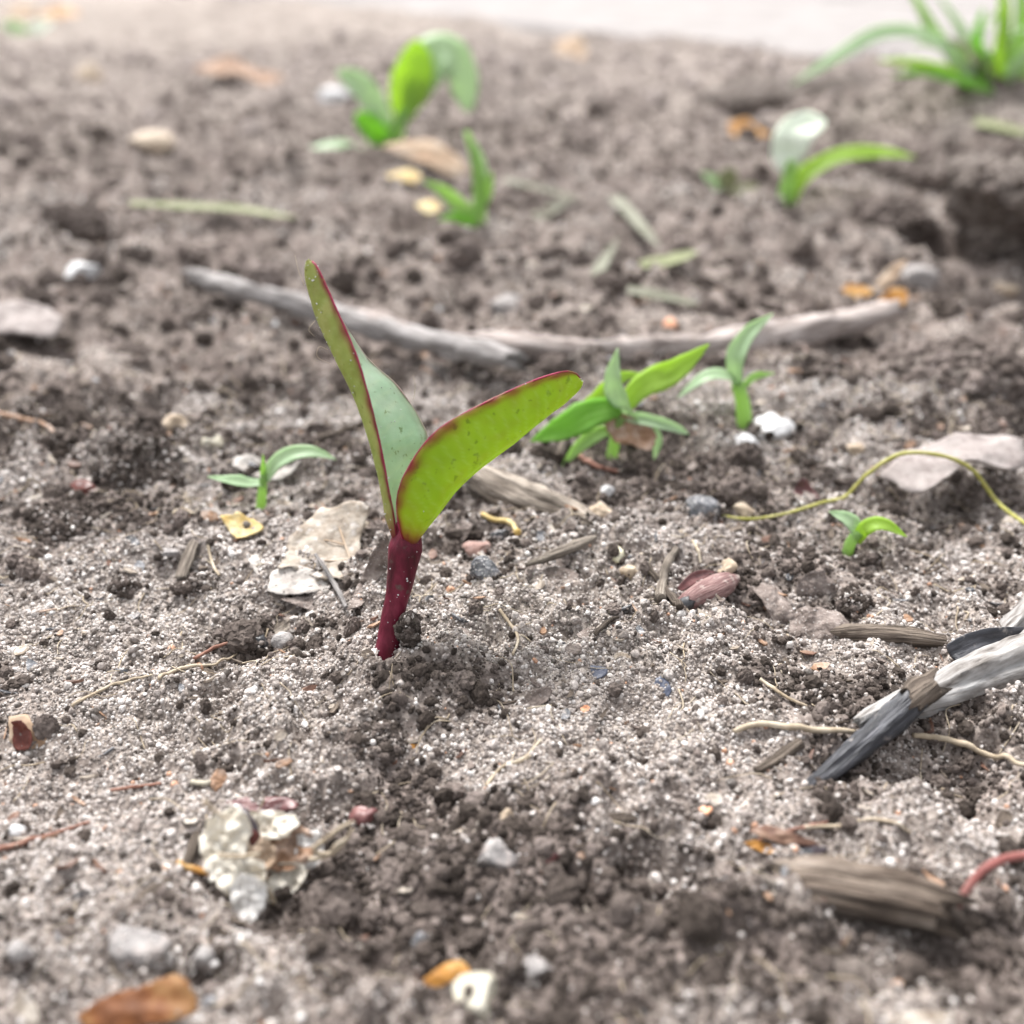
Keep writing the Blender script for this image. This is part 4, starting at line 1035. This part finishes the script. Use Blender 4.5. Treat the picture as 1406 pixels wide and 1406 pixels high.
# ------------------------------------------------------------------ leaves and scraps
def torn_leaf():
    pix = [(386, 786), (396, 748), (425, 716), (452, 700), (506, 700), (496, 735), (497, 775), (484, 806), (462, 800), (440, 802), (416, 786)]
    b = hit(440, 770)
    root = thing('torn_leaf', 'torn tan dry leaf with veins lying left of the crimson stem', 'leaf', b)
    flake('blade', '', '', pix, 'dry_leaf', parent=root, lift=.16, tilt=22, curl=.18, rough=.07, seed=1, n=60, rings=10)
    def vein(pp, w_):
        P = []
        a = hit(440, 756)+np.array((0, 0, .19)); nrm = np.array((0, -math.sin(R(22)), math.cos(R(22))))
        for p in pp:
            r = ray(*p); P.append(CAM+r*np.dot(a-CAM, nrm)/np.dot(r, nrm))
        V, F, UV = tube_geo(P, [w_, w_*.5], n=12, k=6); link('vein', V, F, 'tan_leaf', origin=b, parent=root, uv=UV)
    vein([(492, 796), (478, 760), (462, 712)], .02); vein([(480, 768), (455, 770), (430, 768)], .012); vein([(474, 748), (450, 742), (425, 742)], .012)
torn_leaf()
flake('leaf_scrap', 'pale speckled leaf scrap tucked under the torn tan leaf', 'leaf scrap', [(370, 788), (396, 776), (430, 784), (452, 806), (430, 816), (372, 814)], 'pale_leaf', lift=.14, tilt=18, curl=.1, seed=6)
flake('leaf_scrap', 'narrow grey leaf scrap below the pale speckled scrap', 'leaf scrap', [(384, 822), (420, 818), (446, 826), (440, 840), (410, 832)], 'grey_leaf', lift=.1, tilt=20, seed=7)
flake('bark_strip', 'grey curled bark strip standing beside the crimson stem', 'bark', [(482, 848), (490, 808), (508, 772), (536, 748), (540, 772), (516, 800), (498, 842)], 'grey_leaf', lift=.2, tilt=40, curl=.5, seed=8)
flake('leaf_scrap', 'pale ragged leaf scrap right behind the small grass sprout', 'leaf scrap', [(318, 642), (330, 628), (352, 628), (382, 646), (412, 636), (392, 658), (360, 660)], 'pale_leaf', lift=.12, tilt=25, seed=9, curl=.2)
flake('yellow_petal', 'yellow papery petal at the foot of the small grass sprout', 'petal', [(303, 712), (332, 707), (362, 724), (348, 736), (326, 741)], 'yellow_scale', lift=.12, tilt=25, curl=.25, seed=10)
flake('leaf_scrap', 'white leaf chip on sand between sliver and torn leaf', 'leaf scrap', [(340, 768), (352, 760), (360, 780), (356, 792)], 'pale_leaf', lift=.08, tilt=20, seed=11)
flake('flat_pink_leaf', 'pinkish grey flat leaf overhanging a dark hollow behind the vine', 'leaf', [(1212, 650), (1238, 620), (1300, 596), (1380, 592), (1410, 612), (1395, 636), (1335, 632), (1300, 656), (1262, 672)], 'pink_leaf', lift=.65, tilt=12, thick=.06, curl=-.1, seed=12, n=60, rings=9, anchor=(1290, 668))
def brown_leaf():
    b = hit(1130, 880)
    root = thing('folded_brown_leaf', 'folded dusty brown leaf beside the reddish bud scale', 'leaf', b)
    flake('lobe', '', '', [(1086, 868), (1096, 836), (1138, 830), (1172, 856), (1174, 884), (1142, 904), (1112, 892)], 'grey_leaf', parent=root, lift=.22, tilt=42, curl=-.55, seed=13, rough=.17, thick=.05)
    flake('lobe', '', '', [(1036, 800), (1062, 788), (1084, 818), (1094, 872), (1080, 892), (1064, 858)], 'grey_leaf', parent=root, lift=.2, tilt=46, curl=-.6, seed=14, rough=.17, thick=.05)
    flake('lobe', '', '', [(1094, 838), (1096, 796), (1124, 784), (1148, 808), (1142, 834)], 'grey_leaf', parent=root, lift=.2, tilt=50, curl=.2, seed=15, rough=.17, thick=.05)
brown_leaf()
def bud():
    b = hit(970, 838)
    root = thing('red_bud_scale', 'dusty reddish bud scale with open dark tip lying on sand', 'bud', b)
    P = ground_pts([(924, 846, .05), (945, 836, .06), (975, 824, .08), (1000, 812, .09), (1012, 806, .08)], .05)
    V, F, UV = tube_geo(P, np.array([4, 13, 19, 20, 16, 5])*cmpx(depth(b)), n=30, k=16, rough=.08)
    link('body', V, F, 'bud_scale', origin=b, parent=root, uv=UV)
    P = ground_pts([(918, 850, .05), (932, 845, .06), (944, 840, .07)], .06)
    V, F, UV = tube_geo(P, np.array([7.5, 9, 10])*cmpx(depth(b)), n=12, k=12, rough=.1, jag=1)
    link('tip', V, F, 'black_stone', origin=b, parent=root, uv=UV)
    P = ground_pts([(930, 828, .1), (955, 812, .12), (980, 804, .12)], .08)
    V, F, UV = blade_geo(P, 16*cmpx(depth(b)), fold=.3); link('wing', V, F, 'maroon_scale', origin=b, parent=root, uv=UV)
bud()
def husk_left():
    b = hit(38, 1010)
    root = thing('seed_husk', 'brown seed husk standing open in sand at the left edge', 'husk', b)
    flake('shell', '', '', [(8, 986), (30, 982), (52, 1004), (74, 1028), (60, 1032), (34, 1030), (14, 1022)], 'tan_leaf', parent=root, lift=.15, tilt=55, curl=-.3, seed=16)
    flake('kernel', '', '', [(18, 990), (32, 990), (44, 1012), (40, 1028), (20, 1026)], 'red_scale', parent=root, lift=.19, tilt=58, curl=.2, seed=17, anchor=(34, 1016))
husk_left()
def fluffy():
    b = hit(350, 1200)
    root = thing('fluffy_seed_husk', 'cream fluffy seed husk with rusty side lying on sand in front', 'husk', b)
    s = cmpx(depth(b))
    def lump(nm, px, py, w_, h_, mat, dz, seed, rough=.35, dyy=0.0):
        c = PY(px, py, b[1]+dyy)
        V, F = rock_geo(c, (w_*s/2, w_*s*.36, h_*s/2), seed=seed, rough=rough, sub=5, fine=.07, fold=.38)
        return link(nm, V, F, mat, origin=b, parent=root)
    lump('husk_core', 352, 1182, 104, 66, 'rust_husk', 0, 3, .35, .12)
    lump('fluff', 318, 1168, 56, 60, 'cream_fluff', 0, 5, .4, .02)
    lump('fluff', 356, 1212, 56, 48, 'cream_fluff', 0, 7, .4, -.02)
    for pix, mat, seed, an, tl, lf_ in (
        ([(280, 1150), (298, 1126), (330, 1116), (338, 1150), (322, 1196), (296, 1200)], 'cream_fluff', 23, (322, 1226), 44, .16),
        ([(330, 1120), (366, 1116), (400, 1124), (392, 1146), (356, 1150), (334, 1140)], 'cream_fluff', 41, (360, 1205), 40, .2),
        ([(318, 1222), (334, 1204), (358, 1212), (358, 1244), (342, 1264), (326, 1252)], 'white_husk', 21, (338, 1262), 45, .1),
        ([(300, 1192), (330, 1180), (360, 1190), (352, 1222), (330, 1232), (308, 1216)], 'cream_fluff', 42, (330, 1240), 44, .14),
        ([(360, 1196), (392, 1188), (416, 1196), (402, 1222), (378, 1236), (362, 1222)], 'cream_fluff', 43, (385, 1236), 42, .1),
        ([(362, 1150), (392, 1134), (424, 1150), (420, 1180), (388, 1192), (364, 1174)], 'rust_husk', 28, (390, 1222), 42, .16),
        ([(412, 1150), (434, 1144), (442, 1168), (430, 1188), (410, 1182)], 'white_husk', 22, (420, 1222), 42, .18),
        ([(340, 1160), (362, 1152), (376, 1172), (364, 1192), (346, 1188)], 'tan_leaf', 44, (360, 1234), 48, .2)):
        mx_, my_ = np.mean(pix, axis=0); pix = [(mx_+(a_-mx_)*1.22, my_+(b_-my_)*1.18) for a_, b_ in pix]
        flake('flap', '', '', pix, mat, parent=root, lift=lf_, tilt=tl, curl=.22, rough=.26, seed=seed, anchor=an, n=56, rings=12, thick=.015)
    for pix in ([(352, 1206), (368, 1222), (378, 1245), (376, 1262)], [(300, 1175), (330, 1176), (356, 1172)], [(430, 1165), (450, 1150), (470, 1135), (486, 1128)], [(425, 1180), (448, 1176), (470, 1160), (484, 1138)], [(280, 1100), (300, 1118), (318, 1124)],
                [(430, 1170), (452, 1172), (462, 1160), (480, 1150)]):
        P = [PY(x, y, b[1]-.3+(.2 if x > 420 else 0)) for x, y in pix]
        V, F, UV = tube_geo(P, np.array([3.5, 3, 2])*s, n=20, k=7, rough=.3)
        link('fibre', V, F, 'root_fibre', origin=b, parent=root, uv=UV)
    sdp = [(325, 1106), (346, 1124), (356, 1150), (338, 1164), (328, 1150)]
    flake('seed', '', '', sdp, 'seed_coat', parent=root, lift=.12, tilt=52, curl=-.3, thick=.06, seed=25, rough=.02, anchor=(345, 1228))
    flake('seed_base', '', '', [(327, 1148), (342, 1140), (356, 1146), (348, 1162), (332, 1166)], 'red_scale', parent=root, lift=.16, tilt=52, thick=.05, seed=26, rough=.02, anchor=(345, 1228))
fluffy()
flake('dark_scale', 'dark reddish scale lying behind the fluffy seed husk', 'scale', [(310, 1104), (350, 1094), (400, 1098), (408, 1112), (360, 1116)], 'maroon_scale', lift=.1, tilt=15, curl=.2, seed=27)
rock('dark_berry', 'dark maroon round berry at the end of the husk fibres', 'berry', 500, 1126, 40, 34, 'maroon_scale', rough=.2)
flake('amber_leaf', 'glossy amber brown leaf lying at the bottom edge on the left', 'leaf', [(100, 1394), (150, 1366), (200, 1352), (240, 1338), (268, 1362), (258, 1396), (200, 1408), (130, 1420)], 'amber_leaf', lift=.3, tilt=26, curl=-.08, rough=.07, seed=28, n=50)
flake('orange_curl', 'curled orange leaf bit just behind the cream pebble', 'leaf scrap', [(578, 1352), (600, 1328), (632, 1318), (650, 1340), (672, 1364), (640, 1358), (612, 1344), (594, 1360)], 'orange_leaf', lift=.18, tilt=35, curl=-.5, rough=.1, seed=29)
flake('maroon_flake', 'shiny maroon flake standing in dark soil at lower middle', 'scale', [(750, 1182), (766, 1172), (776, 1200), (772, 1224), (756, 1222)], 'maroon_scale', lift=.12, tilt=40, curl=.3, seed=30)
def open_bud():
    b = hit(1070, 1165)
    root = thing('open_bud_scale', 'brown bud scale with orange torn end above the striped wood chip', 'bud', b)
    flake('upper_scale', '', '', [(1028, 1138), (1052, 1130), (1090, 1144), (1128, 1156), (1090, 1160), (1050, 1150)], 'brown_scale', parent=root, lift=.25, tilt=28, curl=-.3, seed=31, anchor=(1070, 1170))
    flake('orange_end', '', '', [(1022, 1158), (1040, 1154), (1066, 1164), (1062, 1174), (1040, 1168)], 'orange_leaf', parent=root, lift=.14, tilt=25, curl=.2, seed=32, anchor=(1050, 1172))
    flake('lower_scale', '', '', [(1058, 1162), (1100, 1160), (1136, 1166), (1110, 1180), (1078, 1182)], 'seed_coat', parent=root, lift=.1, tilt=25, curl=.2, seed=33, anchor=(1080, 1176))
open_bud()
flake('tan_curled_leaf', 'blurred tan curled leaf below the broadleaf weed', 'leaf', [(526, 196), (560, 186), (600, 194), (636, 220), (648, 240), (612, 236), (565, 216)], 'tan_leaf', lift=.5, tilt=32, curl=-.2, seed=34)
flake('orange_leaf_scrap', 'blurred orange leaf scrap left of the white topped sprout', 'leaf scrap', [(998, 170), (1024, 164), (1060, 186), (1046, 204), (1012, 192)], 'orange_leaf', lift=.4, tilt=30, seed=35)
flake('orange_leaf_scrap', 'orange scrap touching the far right end of the branch', 'leaf scrap', [(1148, 402), (1168, 390), (1200, 398), (1192, 416), (1156, 418)], 'orange_leaf', lift=.25, tilt=30, seed=36)
flake('orange_leaf_scrap', 'orange wedge scrap right at the branch end tip', 'leaf scrap', [(1205, 412), (1225, 396), (1246, 400), (1240, 420), (1215, 430)], 'orange_leaf', lift=.3, tilt=35, seed=37)
flake('tan_leaf_scrap', 'thin tan leaf scrap leaning above the branch end', 'leaf scrap', [(1196, 396), (1220, 368), (1244, 356), (1236, 374), (1212, 400)], 'tan_leaf', lift=.3, tilt=40, seed=38)
flake('yellow_leaf_scrap', 'yellowish scrap on dark soil under the tan curled leaf', 'leaf scrap', [(532, 240), (556, 232), (578, 240), (566, 254), (542, 252)], 'yellow_scale', lift=.2, tilt=25, seed=39)
flake('yellow_leaf_scrap', 'small yellowish scrap left of the thin leaning sprout', 'leaf scrap', [(570, 280), (590, 274), (606, 284), (588, 294)], 'yellow_scale', lift=.2, tilt=25, seed=40)
flake('orange_leaf_litter', 'blurred orange yellow leaf litter in the far left corner', 'leaf scrap', [(52, 22), (80, 8), (112, 18), (108, 32), (70, 32)], 'orange_leaf', lift=.8, tilt=30, seed=41)
flake('pale_leaf_litter', 'blurred pale leaf scrap next to the orange corner litter', 'leaf scrap', [(8, 16), (30, 4), (52, 14), (40, 26), (14, 28)], 'tan_leaf', lift=.8, tilt=30, seed=42)
flake('rust_leaf_scrap', 'blurred rust brown scrap far left of the broadleaf weed', 'leaf scrap', [(266, 92), (310, 78), (352, 92), (398, 110), (380, 122), (330, 104), (290, 104)], 'rust_husk', lift=.4, tilt=25, seed=43)
flake('tan_leaf_scrap', 'blurred tan scrap on soil short of the pavement', 'leaf scrap', [(762, 60), (790, 48), (806, 66), (796, 88), (770, 84)], 'tan_leaf', lift=.5, tilt=30, seed=44)
flake('red_curl', 'shiny dark red curled scrap at the left', 'leaf scrap', [(90, 662), (104, 654), (124, 662), (138, 684), (128, 698), (110, 696), (104, 676)], 'red_scale', lift=.15, tilt=45, curl=-.5, seed=45)
flake('maroon_flake', 'small maroon crumb right below the vine bend', 'scale', [(1086, 684), (1098, 660), (1116, 672), (1122, 688), (1104, 692)], 'maroon_scale', lift=.15, tilt=40, curl=.4, seed=46)
flake('bark_flake', 'large flat pale bark flake at the left edge behind', 'bark', [(-30, 430), (10, 414), (60, 418), (84, 440), (70, 458), (20, 458), (-20, 450)], 'pink_leaf', lift=.3, tilt=18, thick=.12, seed=47)
flake('leaf_scrap', 'grey brown scrap leaning over crumbly soil below the stem', 'leaf scrap', [(704, 974), (728, 950), (756, 944), (752, 962), (724, 978)], 'grey_leaf', lift=.15, tilt=40, curl=.2, seed=48)
flake('blue_glass_chip', 'small dark blue grey shard on the sand', 'shard', [(800, 926), (812, 914), (834, 918), (826, 930), (808, 934)], 'blue_chip', lift=.05, tilt=20, thick=.06, seed=49, rough=.02)
flake('blue_glass_chip', 'dark blue chip sunk in grit right of the small shard', 'shard', [(895, 940), (908, 928), (922, 946), (912, 962), (898, 958)], 'blue_chip', lift=.04, tilt=25, thick=.06, seed=50, rough=.04)
flake('orange_fleck', 'tiny bright orange red fleck on sand', 'fleck', [(796, 972), (806, 968), (812, 976), (802, 980)], 'orange_stone', lift=.05, tilt=30, seed=51)
flake('orange_fleck', 'orange sliver beside the brown soil clod', 'fleck', [(556, 1024), (568, 1021), (580, 1026), (566, 1030)], 'orange_leaf', lift=.05, tilt=30, seed=52)
flake('straw_flake', 'pale pointed straw flake behind the straw coloured root', 'flake', [(910, 732), (930, 726), (950, 732), (934, 740)], 'dry_leaf', lift=.08, tilt=20, seed=53)
flake('grey_flake', 'flat grey flake on sand below the wood splinter', 'flake', [(738, 786), (760, 778), (792, 786), (788, 804), (752, 800)], 'grey_leaf', lift=.06, tilt=20, seed=54)
flake('grey_flake', 'narrow grey flake leaning between stem and dark stone', 'flake', [(612, 742), (632, 716), (648, 722), (632, 748)], 'grey_leaf', lift=.08, tilt=35, seed=55)
flake('tan_leaf_scrap', 'long tan scrap at the bottom right corner', 'leaf scrap', [(1205, 1398), (1260, 1388), (1330, 1394), (1300, 1412), (1230, 1412)], 'dry_leaf', lift=.05, tilt=15, seed=56)
flake('soil_crust', 'thin crust of pale soil over a dark gap at lower right', 'crust', [(1100, 1312), (1180, 1318), (1250, 1334), (1315, 1372), (1280, 1380), (1200, 1350), (1120, 1332)], 'soil_clod', lift=.12, tilt=14, thick=.08, rough=.1, seed=57)
flake('pale_scrap', 'pale brown husk scrap in soil at the bottom left corner', 'leaf scrap', [(10, 1392), (30, 1362), (48, 1380), (52, 1410), (20, 1416)], 'dry_leaf', lift=.12, tilt=40, seed=58)

# ------------------------------------------------------------------ stones and clods
for nm, lab, cat, px, py, wp, hp, mat, kw in (
    ('slate_stone', 'dark slate grey stone right of the crimson stem', 'stone', 664, 790, 56, 46, 'slate_stone', dict(facets=9, rough=.12, smooth=False, fine=.02)),
    ('slate_stone', 'small bluish grey stone above the dark slate stone', 'stone', 686, 737, 28, 26, 'slate_stone', dict(facets=6, rough=.2, fine=.03)),
    ('pink_stone', 'flat pinkish brown stone left of the small bluish stone', 'stone', 658, 756, 46, 26, 'pink_stone', dict(facets=5, rough=.15)),
    ('pink_stone', 'pinkish pebble next to the pale yellow pebble', 'stone', 838, 798, 36, 22, 'pink_stone', dict(facets=4, rough=.15)),
    ('yellow_pebble', 'glossy pale yellow pebble on open sand at right', 'pebble', 846, 768, 40, 28, 'yellow_stone', dict(facets=5, rough=.12)),
    ('tan_pebble', 'crusty tan pebble touching the pale yellow pebble', 'pebble', 864, 788, 26, 28, 'tan_stone', dict(rough=.3, fine=.05)),
    ('white_pebble', 'translucent white pebble at the end of the old wood chip', 'pebble', 833, 680, 24, 26, 'white_stone', dict(facets=4, rough=.12)),
    ('sandy_clump', 'light sandy clump at the tip of the old wood chip', 'clod', 830, 710, 46, 30, 'tan_stone', dict(rough=.4, fine=.1)),
    ('black_pebble', 'shiny black pebble in humus left of the stem', 'pebble', 355, 884, 34, 36, 'black_stone', dict(facets=3, rough=.12)),
    ('brown_pebble', 'grey brown pebble touching the shiny black pebble', 'pebble', 388, 884, 32, 30, 'grey_stone', dict(rough=.15)),
    ('grey_pebble', 'dusty dark pebble on sand below the wood sliver', 'pebble', 171, 812, 32, 36, 'soil_clod', dict(rough=.15)),
    ('grey_pebble', 'smooth rounded grey pebble beside the thin wood sliver', 'pebble', 236, 764, 24, 30, 'grey_stone', dict(rough=.12)),
    ('soil_clod', 'angular grey soil clod right below the thin wood sliver', 'clod', 270, 810, 62, 34, 'soil_clod', dict(facets=5, rough=.25, fine=.05)),
    ('soil_clod', 'large brown grey soil clod below the seedling base', 'clod', 513, 1028, 84, 62, 'soil_clod', dict(facets=4, rough=.22, fine=.06)),
    ('grey_pebble', 'broad grey pebble half buried at the lower left', 'pebble', 192, 1308, 78, 54, 'grey_stone', dict(rough=.12, sink=.12, seed=8)),
    ('grey_pebble', 'round grey pebble right of the broad half buried one', 'pebble', 279, 1320, 38, 44, 'grey_stone', dict(rough=.12)),
    ('grey_pebble', 'grey pebble at the far left edge near the bottom', 'pebble', 28, 1314, 40, 44, 'grey_stone', dict(rough=.12)),
    ('grey_pebble', 'smooth bluish grey pebble in the middle foreground', 'pebble', 682, 1182, 58, 52, 'grey_stone', dict(rough=.1)),
    ('cream_pebble', 'cream white pebble at the bottom edge in the middle', 'pebble', 650, 1384, 80, 52, 'cream_stone', dict(facets=1, rough=.12, seed=5, sink=.15)),
    ('grey_stone', 'square dark grey stone above the orange curl', 'stone', 572, 1304, 44, 34, 'slate_stone', dict(facets=6, rough=.12)),
    ('blue_grey_grit', 'pale bluish grit lump right of the cream pebble', 'stone', 732, 1338, 46, 36, 'grey_stone', dict(rough=.35, fine=.1)),
    ('soil_clod', 'rounded soil lump between cream pebble and bluish grit', 'clod', 692, 1340, 44, 44, 'soil_clod', dict(rough=.2, fine=.05)),
    ('grey_pebble', 'small oval grey pebble on light sand at right centre', 'pebble', 880, 1084, 22, 34, 'grey_stone', dict(rough=.1)),
    ('white_pebble', 'small bright white pebble among grit near the brown bits', 'pebble', 790, 1118, 22, 26, 'white_stone', dict(rough=.12, facets=3)),
    ('tan_pebble', 'oval tan seed like pebble left of the bright white one', 'pebble', 694, 1122, 22, 30, 'tan_stone', dict(rough=.1)),
    ('green_seed', 'yellow green round seed above the striped wood chip', 'seed', 994, 1179, 18, 20, 'green_seed', dict(rough=.08)),
    ('orange_pebble', 'salmon orange pebble above the yellow green seed', 'pebble', 968, 1118, 22, 28, 'orange_stone', dict(rough=.15)),
    ('white_pebble', 'white pebble at the left edge above the reddish stem', 'pebble', 22, 1148, 30, 30, 'white_stone', dict(rough=.12)),
    ('speckled_stone', 'speckled grey stone at the start of the yellow vine', 'stone', 966, 702, 56, 40, 'slate_stone', dict(rough=.2, facets=4, fine=.04)),
    ('tan_pebble', 'tan brown pebble where the yellow vine touches soil', 'pebble', 1022, 704, 32, 28, 'tan_stone', dict(rough=.2)),
    ('white_pebble', 'white chalky pebble left in front of the upright sprout', 'pebble', 1020, 614, 42, 32, 'white_stone', dict(rough=.22, fine=.05)),
    ('white_pebble', 'wide white chalky pebble at the foot of the upright sprout', 'pebble', 1058, 590, 58, 34, 'white_stone', dict(rough=.2, fine=.05)),
    ('orange_pebble', 'peach coloured pebble right of the chalky white pebbles', 'pebble', 1176, 624, 34, 24, 'tan_stone', dict(rough=.15)),
    ('white_stone', 'bright white angular stone above the left bark flake', 'stone', 110, 378, 56, 38, 'white_stone', dict(facets=6, rough=.12)),
    ('white_stone', 'bright white blurred stone left of the broadleaf weed', 'stone', 458, 135, 44, 26, 'white_stone', dict(rough=.15)),
    ('grey_stone', 'blurred pale grey stone right behind the branch end', 'stone', 1262, 384, 52, 34, 'grey_stone', dict(rough=.15)),
    ('flat_stone', 'pale flat stone lying just behind the branch', 'stone', 692, 422, 56, 30, 'grey_stone', dict(rough=.15, facets=3)),
    ('tan_pebble', 'tan pebble with dark crack behind the small grass sprout', 'pebble', 242, 588, 40, 34, 'tan_stone', dict(rough=.2)),
    ('cream_pebble', 'cream pebble right of the cracked tan pebble', 'pebble', 292, 612, 34, 26, 'cream_stone', dict(rough=.15)),
    ('dark_pebble', 'dark round pebble at the foot of the two leaved sprout', 'pebble', 1192, 776, 30, 34, 'soil_clod', dict(rough=.12)),
    ('tan_pebble', 'crusty tan lump with spike above the reddish bud', 'pebble', 1000, 786, 28, 30, 'tan_stone', dict(rough=.3, fine=.06)),
    ('brown_clod', 'rough brown crumb beside the folded leaf top', 'clod', 1172, 838, 46, 40, 'soil_clod', dict(rough=.3, fine=.08)),
    ('soil_clod', 'rough dark soil mound at left behind the sandy patch', 'clod', 190, 640, 130, 84, 'soil_clod', dict(rough=.35, fine=.12, sink=.42, sub=5)),
    ('soil_clod', 'crumbly dark soil lump at the left edge', 'clod', 90, 722, 90, 50, 'soil_clod', dict(rough=.35, fine=.12, sink=.45, sub=5)),
    ('grey_pebble', 'rough brown grey pebble above the fine forked root', 'pebble', 1130, 958, 60, 36, 'soil_clod', dict(rough=.15, fine=.05)),
    ('orange_pebble', 'faint orange pebble on the branch near its middle', 'pebble', 922, 448, 22, 24, 'orange_stone', dict(rough=.15)),
    ('tan_pebble', 'small peach stone at the right edge behind the flat leaf', 'pebble', 1382, 398, 36, 20, 'tan_stone', dict(rough=.15)),
    ('tan_pebble', 'blurred yellowish pebble high on the left', 'pebble', 122, 104, 34, 30, 'tan_stone', dict(rough=.15)),
    ('soil_clod', 'blurred pale clod above the long yellow green blade', 'clod', 205, 200, 70, 30, 'tan_stone', dict(rough=.2)),
    ('brown_seed', 'brown stalked seed lying in the dark hole at left', 'seed', 136, 330, 34, 30, 'tan_stone', dict(rough=.2)),
    ('red_pebble', 'small red seed on sand near the left thread root', 'seed', 138, 917, 14, 12, 'maroon_scale', dict(rough=.1)),
    ('grey_grit', 'pale bluish pebble lump at the bottom left of the grey pebble', 'stone', 290, 1386, 30, 40, 'slate_stone', dict(rough=.2))):
    rock(nm, lab, cat, px, py, wp, hp, mat, **kw)

def stem_lump():
    b = hit(531, 905)
    c = PY(560, 866, b[1]+.02)
    V, F = rock_geo(c, (.085, .10, .17), seed=5, rough=.45, sub=4, fine=.14)
    CLODP.append(V); CLODP.append(V)
    tag(link('dark_soil_lump', V, F, 'soil_clod', origin=c), 'dark soil lump stuck to the right foot of the crimson stem', 'clod')
stem_lump()
def big_clods():
    for lab, px, py, dx, dy, dz, rad, seed in (
        ('large soil clod overhanging a dark hollow at the right edge', 1440, 350, .6, .55, 1.05, (3.0, 1.8, 1.45), 31),
        ('rounded soil clod left of the dark hollow', 1232, 330, 0, .6, .25, (.9, .8, .6), 32),
        ('soil clod right behind the dark hollow', 1290, 262, .3, .8, .1, (1.8, 1.4, .8), 33),
        ('flat soil clod with shadowed edge behind the flat pink leaf', 1330, 530, 0, .4, .1, (1.1, .7, .35), 34),
        ('soil clod by the dark hole at left', 92, 322, 0, .3, .1, (.8, .6, .5), 35),
        ('broad soil clod in the blurred back right', 1120, 140, 0, 1, -.4, (4.2, 2.5, 1.3), 36)):
        g = hit(px, py)+np.array((dx, dy, dz))
        V, F = rock_geo(g, rad, seed=seed, rough=.3, sub=5, fine=.07)
        FARP.append(V)
        tag(link('soil_clod', V, F, 'soil_clod', origin=g), lab, 'clod')
big_clods()

# ------------------------------------------------------------------ fine litter and rootlets, past counting
def litter():
    rr = random.Random(5)
    V, F, UV, fm = [], [], [], []
    names = ['brown_wood', 'old_wood', 'dry_leaf', 'grey_leaf', 'brown_scale', 'rust_husk', 'grey_leaf', 'brown_wood', 'slate_stone']
    for _ in range(2300):
        r_ = math.sqrt(rr.uniform(16, 520)); t = rr.uniform(-R(36), R(36))
        x, y = r_*math.sin(t), r_*math.cos(t); z = float(H(x, y))
        s = rr.uniform(.02, .085)*(1+r_/24)
        a = rr.uniform(0, 6.28); d = np.array((math.cos(a), math.sin(a), rr.uniform(-.3, .5))); n_ = nz((rr.gauss(0, .5), rr.gauss(0, .5), 1))
        e = nz(np.cross(n_, d)); asp = rr.choice((.1, .14, .2, .5, .7))
        b = len(V); c = np.array((x, y, z+s*.15)); mi = rr.randrange(len(names))
        for lay in (0, 1):
            for q in range(7):
                aa = 6.28*q/7; k_ = rr.uniform(.7, 1.1)
                V.append(c+d*math.cos(aa)*s*k_+e*math.sin(aa)*s*asp*k_+n_*(.012 if lay else -.012)+n_*math.cos(aa)**2*s*.2); UV.append((math.sin(aa)*s*asp, math.cos(aa)*s))
        F.append(tuple(b+7+q for q in range(7))); F.append(tuple(b+6-q for q in range(7))); fm += [mi, mi]
        for q in range(7): F.append((b+q, b+(q+1) % 7, b+7+(q+1) % 7, b+7+q)); fm.append(mi)
    o = link('plant_litter', V, F, names, smooth=False, uv=UV, fmat=fm); o['kind'] = 'stuff'
    V, F, UV = [], [], []
    for _ in range(620):
        r_ = math.sqrt(rr.uniform(18, 300)); t = rr.uniform(-R(34), R(34))
        x, y = r_*math.sin(t), r_*math.cos(t)
        a = rr.uniform(0, 6.28); P = []
        for _ in range(5):
            P.append(np.array((x, y, float(H(x, y))+rr.uniform(.0, .05)))); a += rr.gauss(0, .6); l = rr.uniform(.04, .2); x += math.cos(a)*l; y += math.sin(a)*l
        v, f, u = tube_geo(P, [rr.uniform(.003, .007)*(1+r_/14), .003], n=12, k=4)
        b = len(V); V += list(v); UV += u; F += [tuple(b+i for i in q) for q in f]
    o = link('rootlets', V, F, 'root_fibre', uv=UV); o['kind'] = 'stuff'
litter()
def aggregates():
    x, y = scatter(1500, 4.2, 24, 37)
    m = sandy(x, y)
    k = RNG.uniform(0, 1, len(x)) < .25+.75*(1-ss(.3, .8, m))
    for px, py, rr in ((410, 795, .45), (450, 750, .45), (1150, 1050, .5), (1200, 1020, .5), (1250, 990, .5), (1320, 940, .6), (1390, 900, .6), (350, 1190, .6), (300, 1160, .4), (360, 650, .4), (357, 703, .3), (700, 690, .5), (760, 710, .5),
                       (970, 838, .4), (1130, 870, .6), (1060, 850, .4), (1120, 1220, .6), (1250, 1250, .6), (1180, 1235, .5), (190, 1370, .6), (620, 1345, .4), (650, 1390, .4), (531, 905, .3), (770, 765, .3), (330, 725, .2), (1300, 640, .8), (1240, 870, .5), (660, 795, .3)):
        p = hit(px, py); k &= np.hypot(x-p[0], y-p[1]) > rr
    x, y = x[k], y[k]
    size = np.clip(RNG.lognormal(math.log(.06), .55, len(x)), .03, .24)*(1+.6*ss(12, 24, y))
    grains('soil_lumps', x, y, H(x, y)+size*.12, size, .3+.55*RNG.beta(1.6, 1.6, len(x)), grain_tree('lumps', CRUMB, 8, 5, 1.0, 2.4, False), 8, (.55, 1.25))
aggregates()
build_grains()
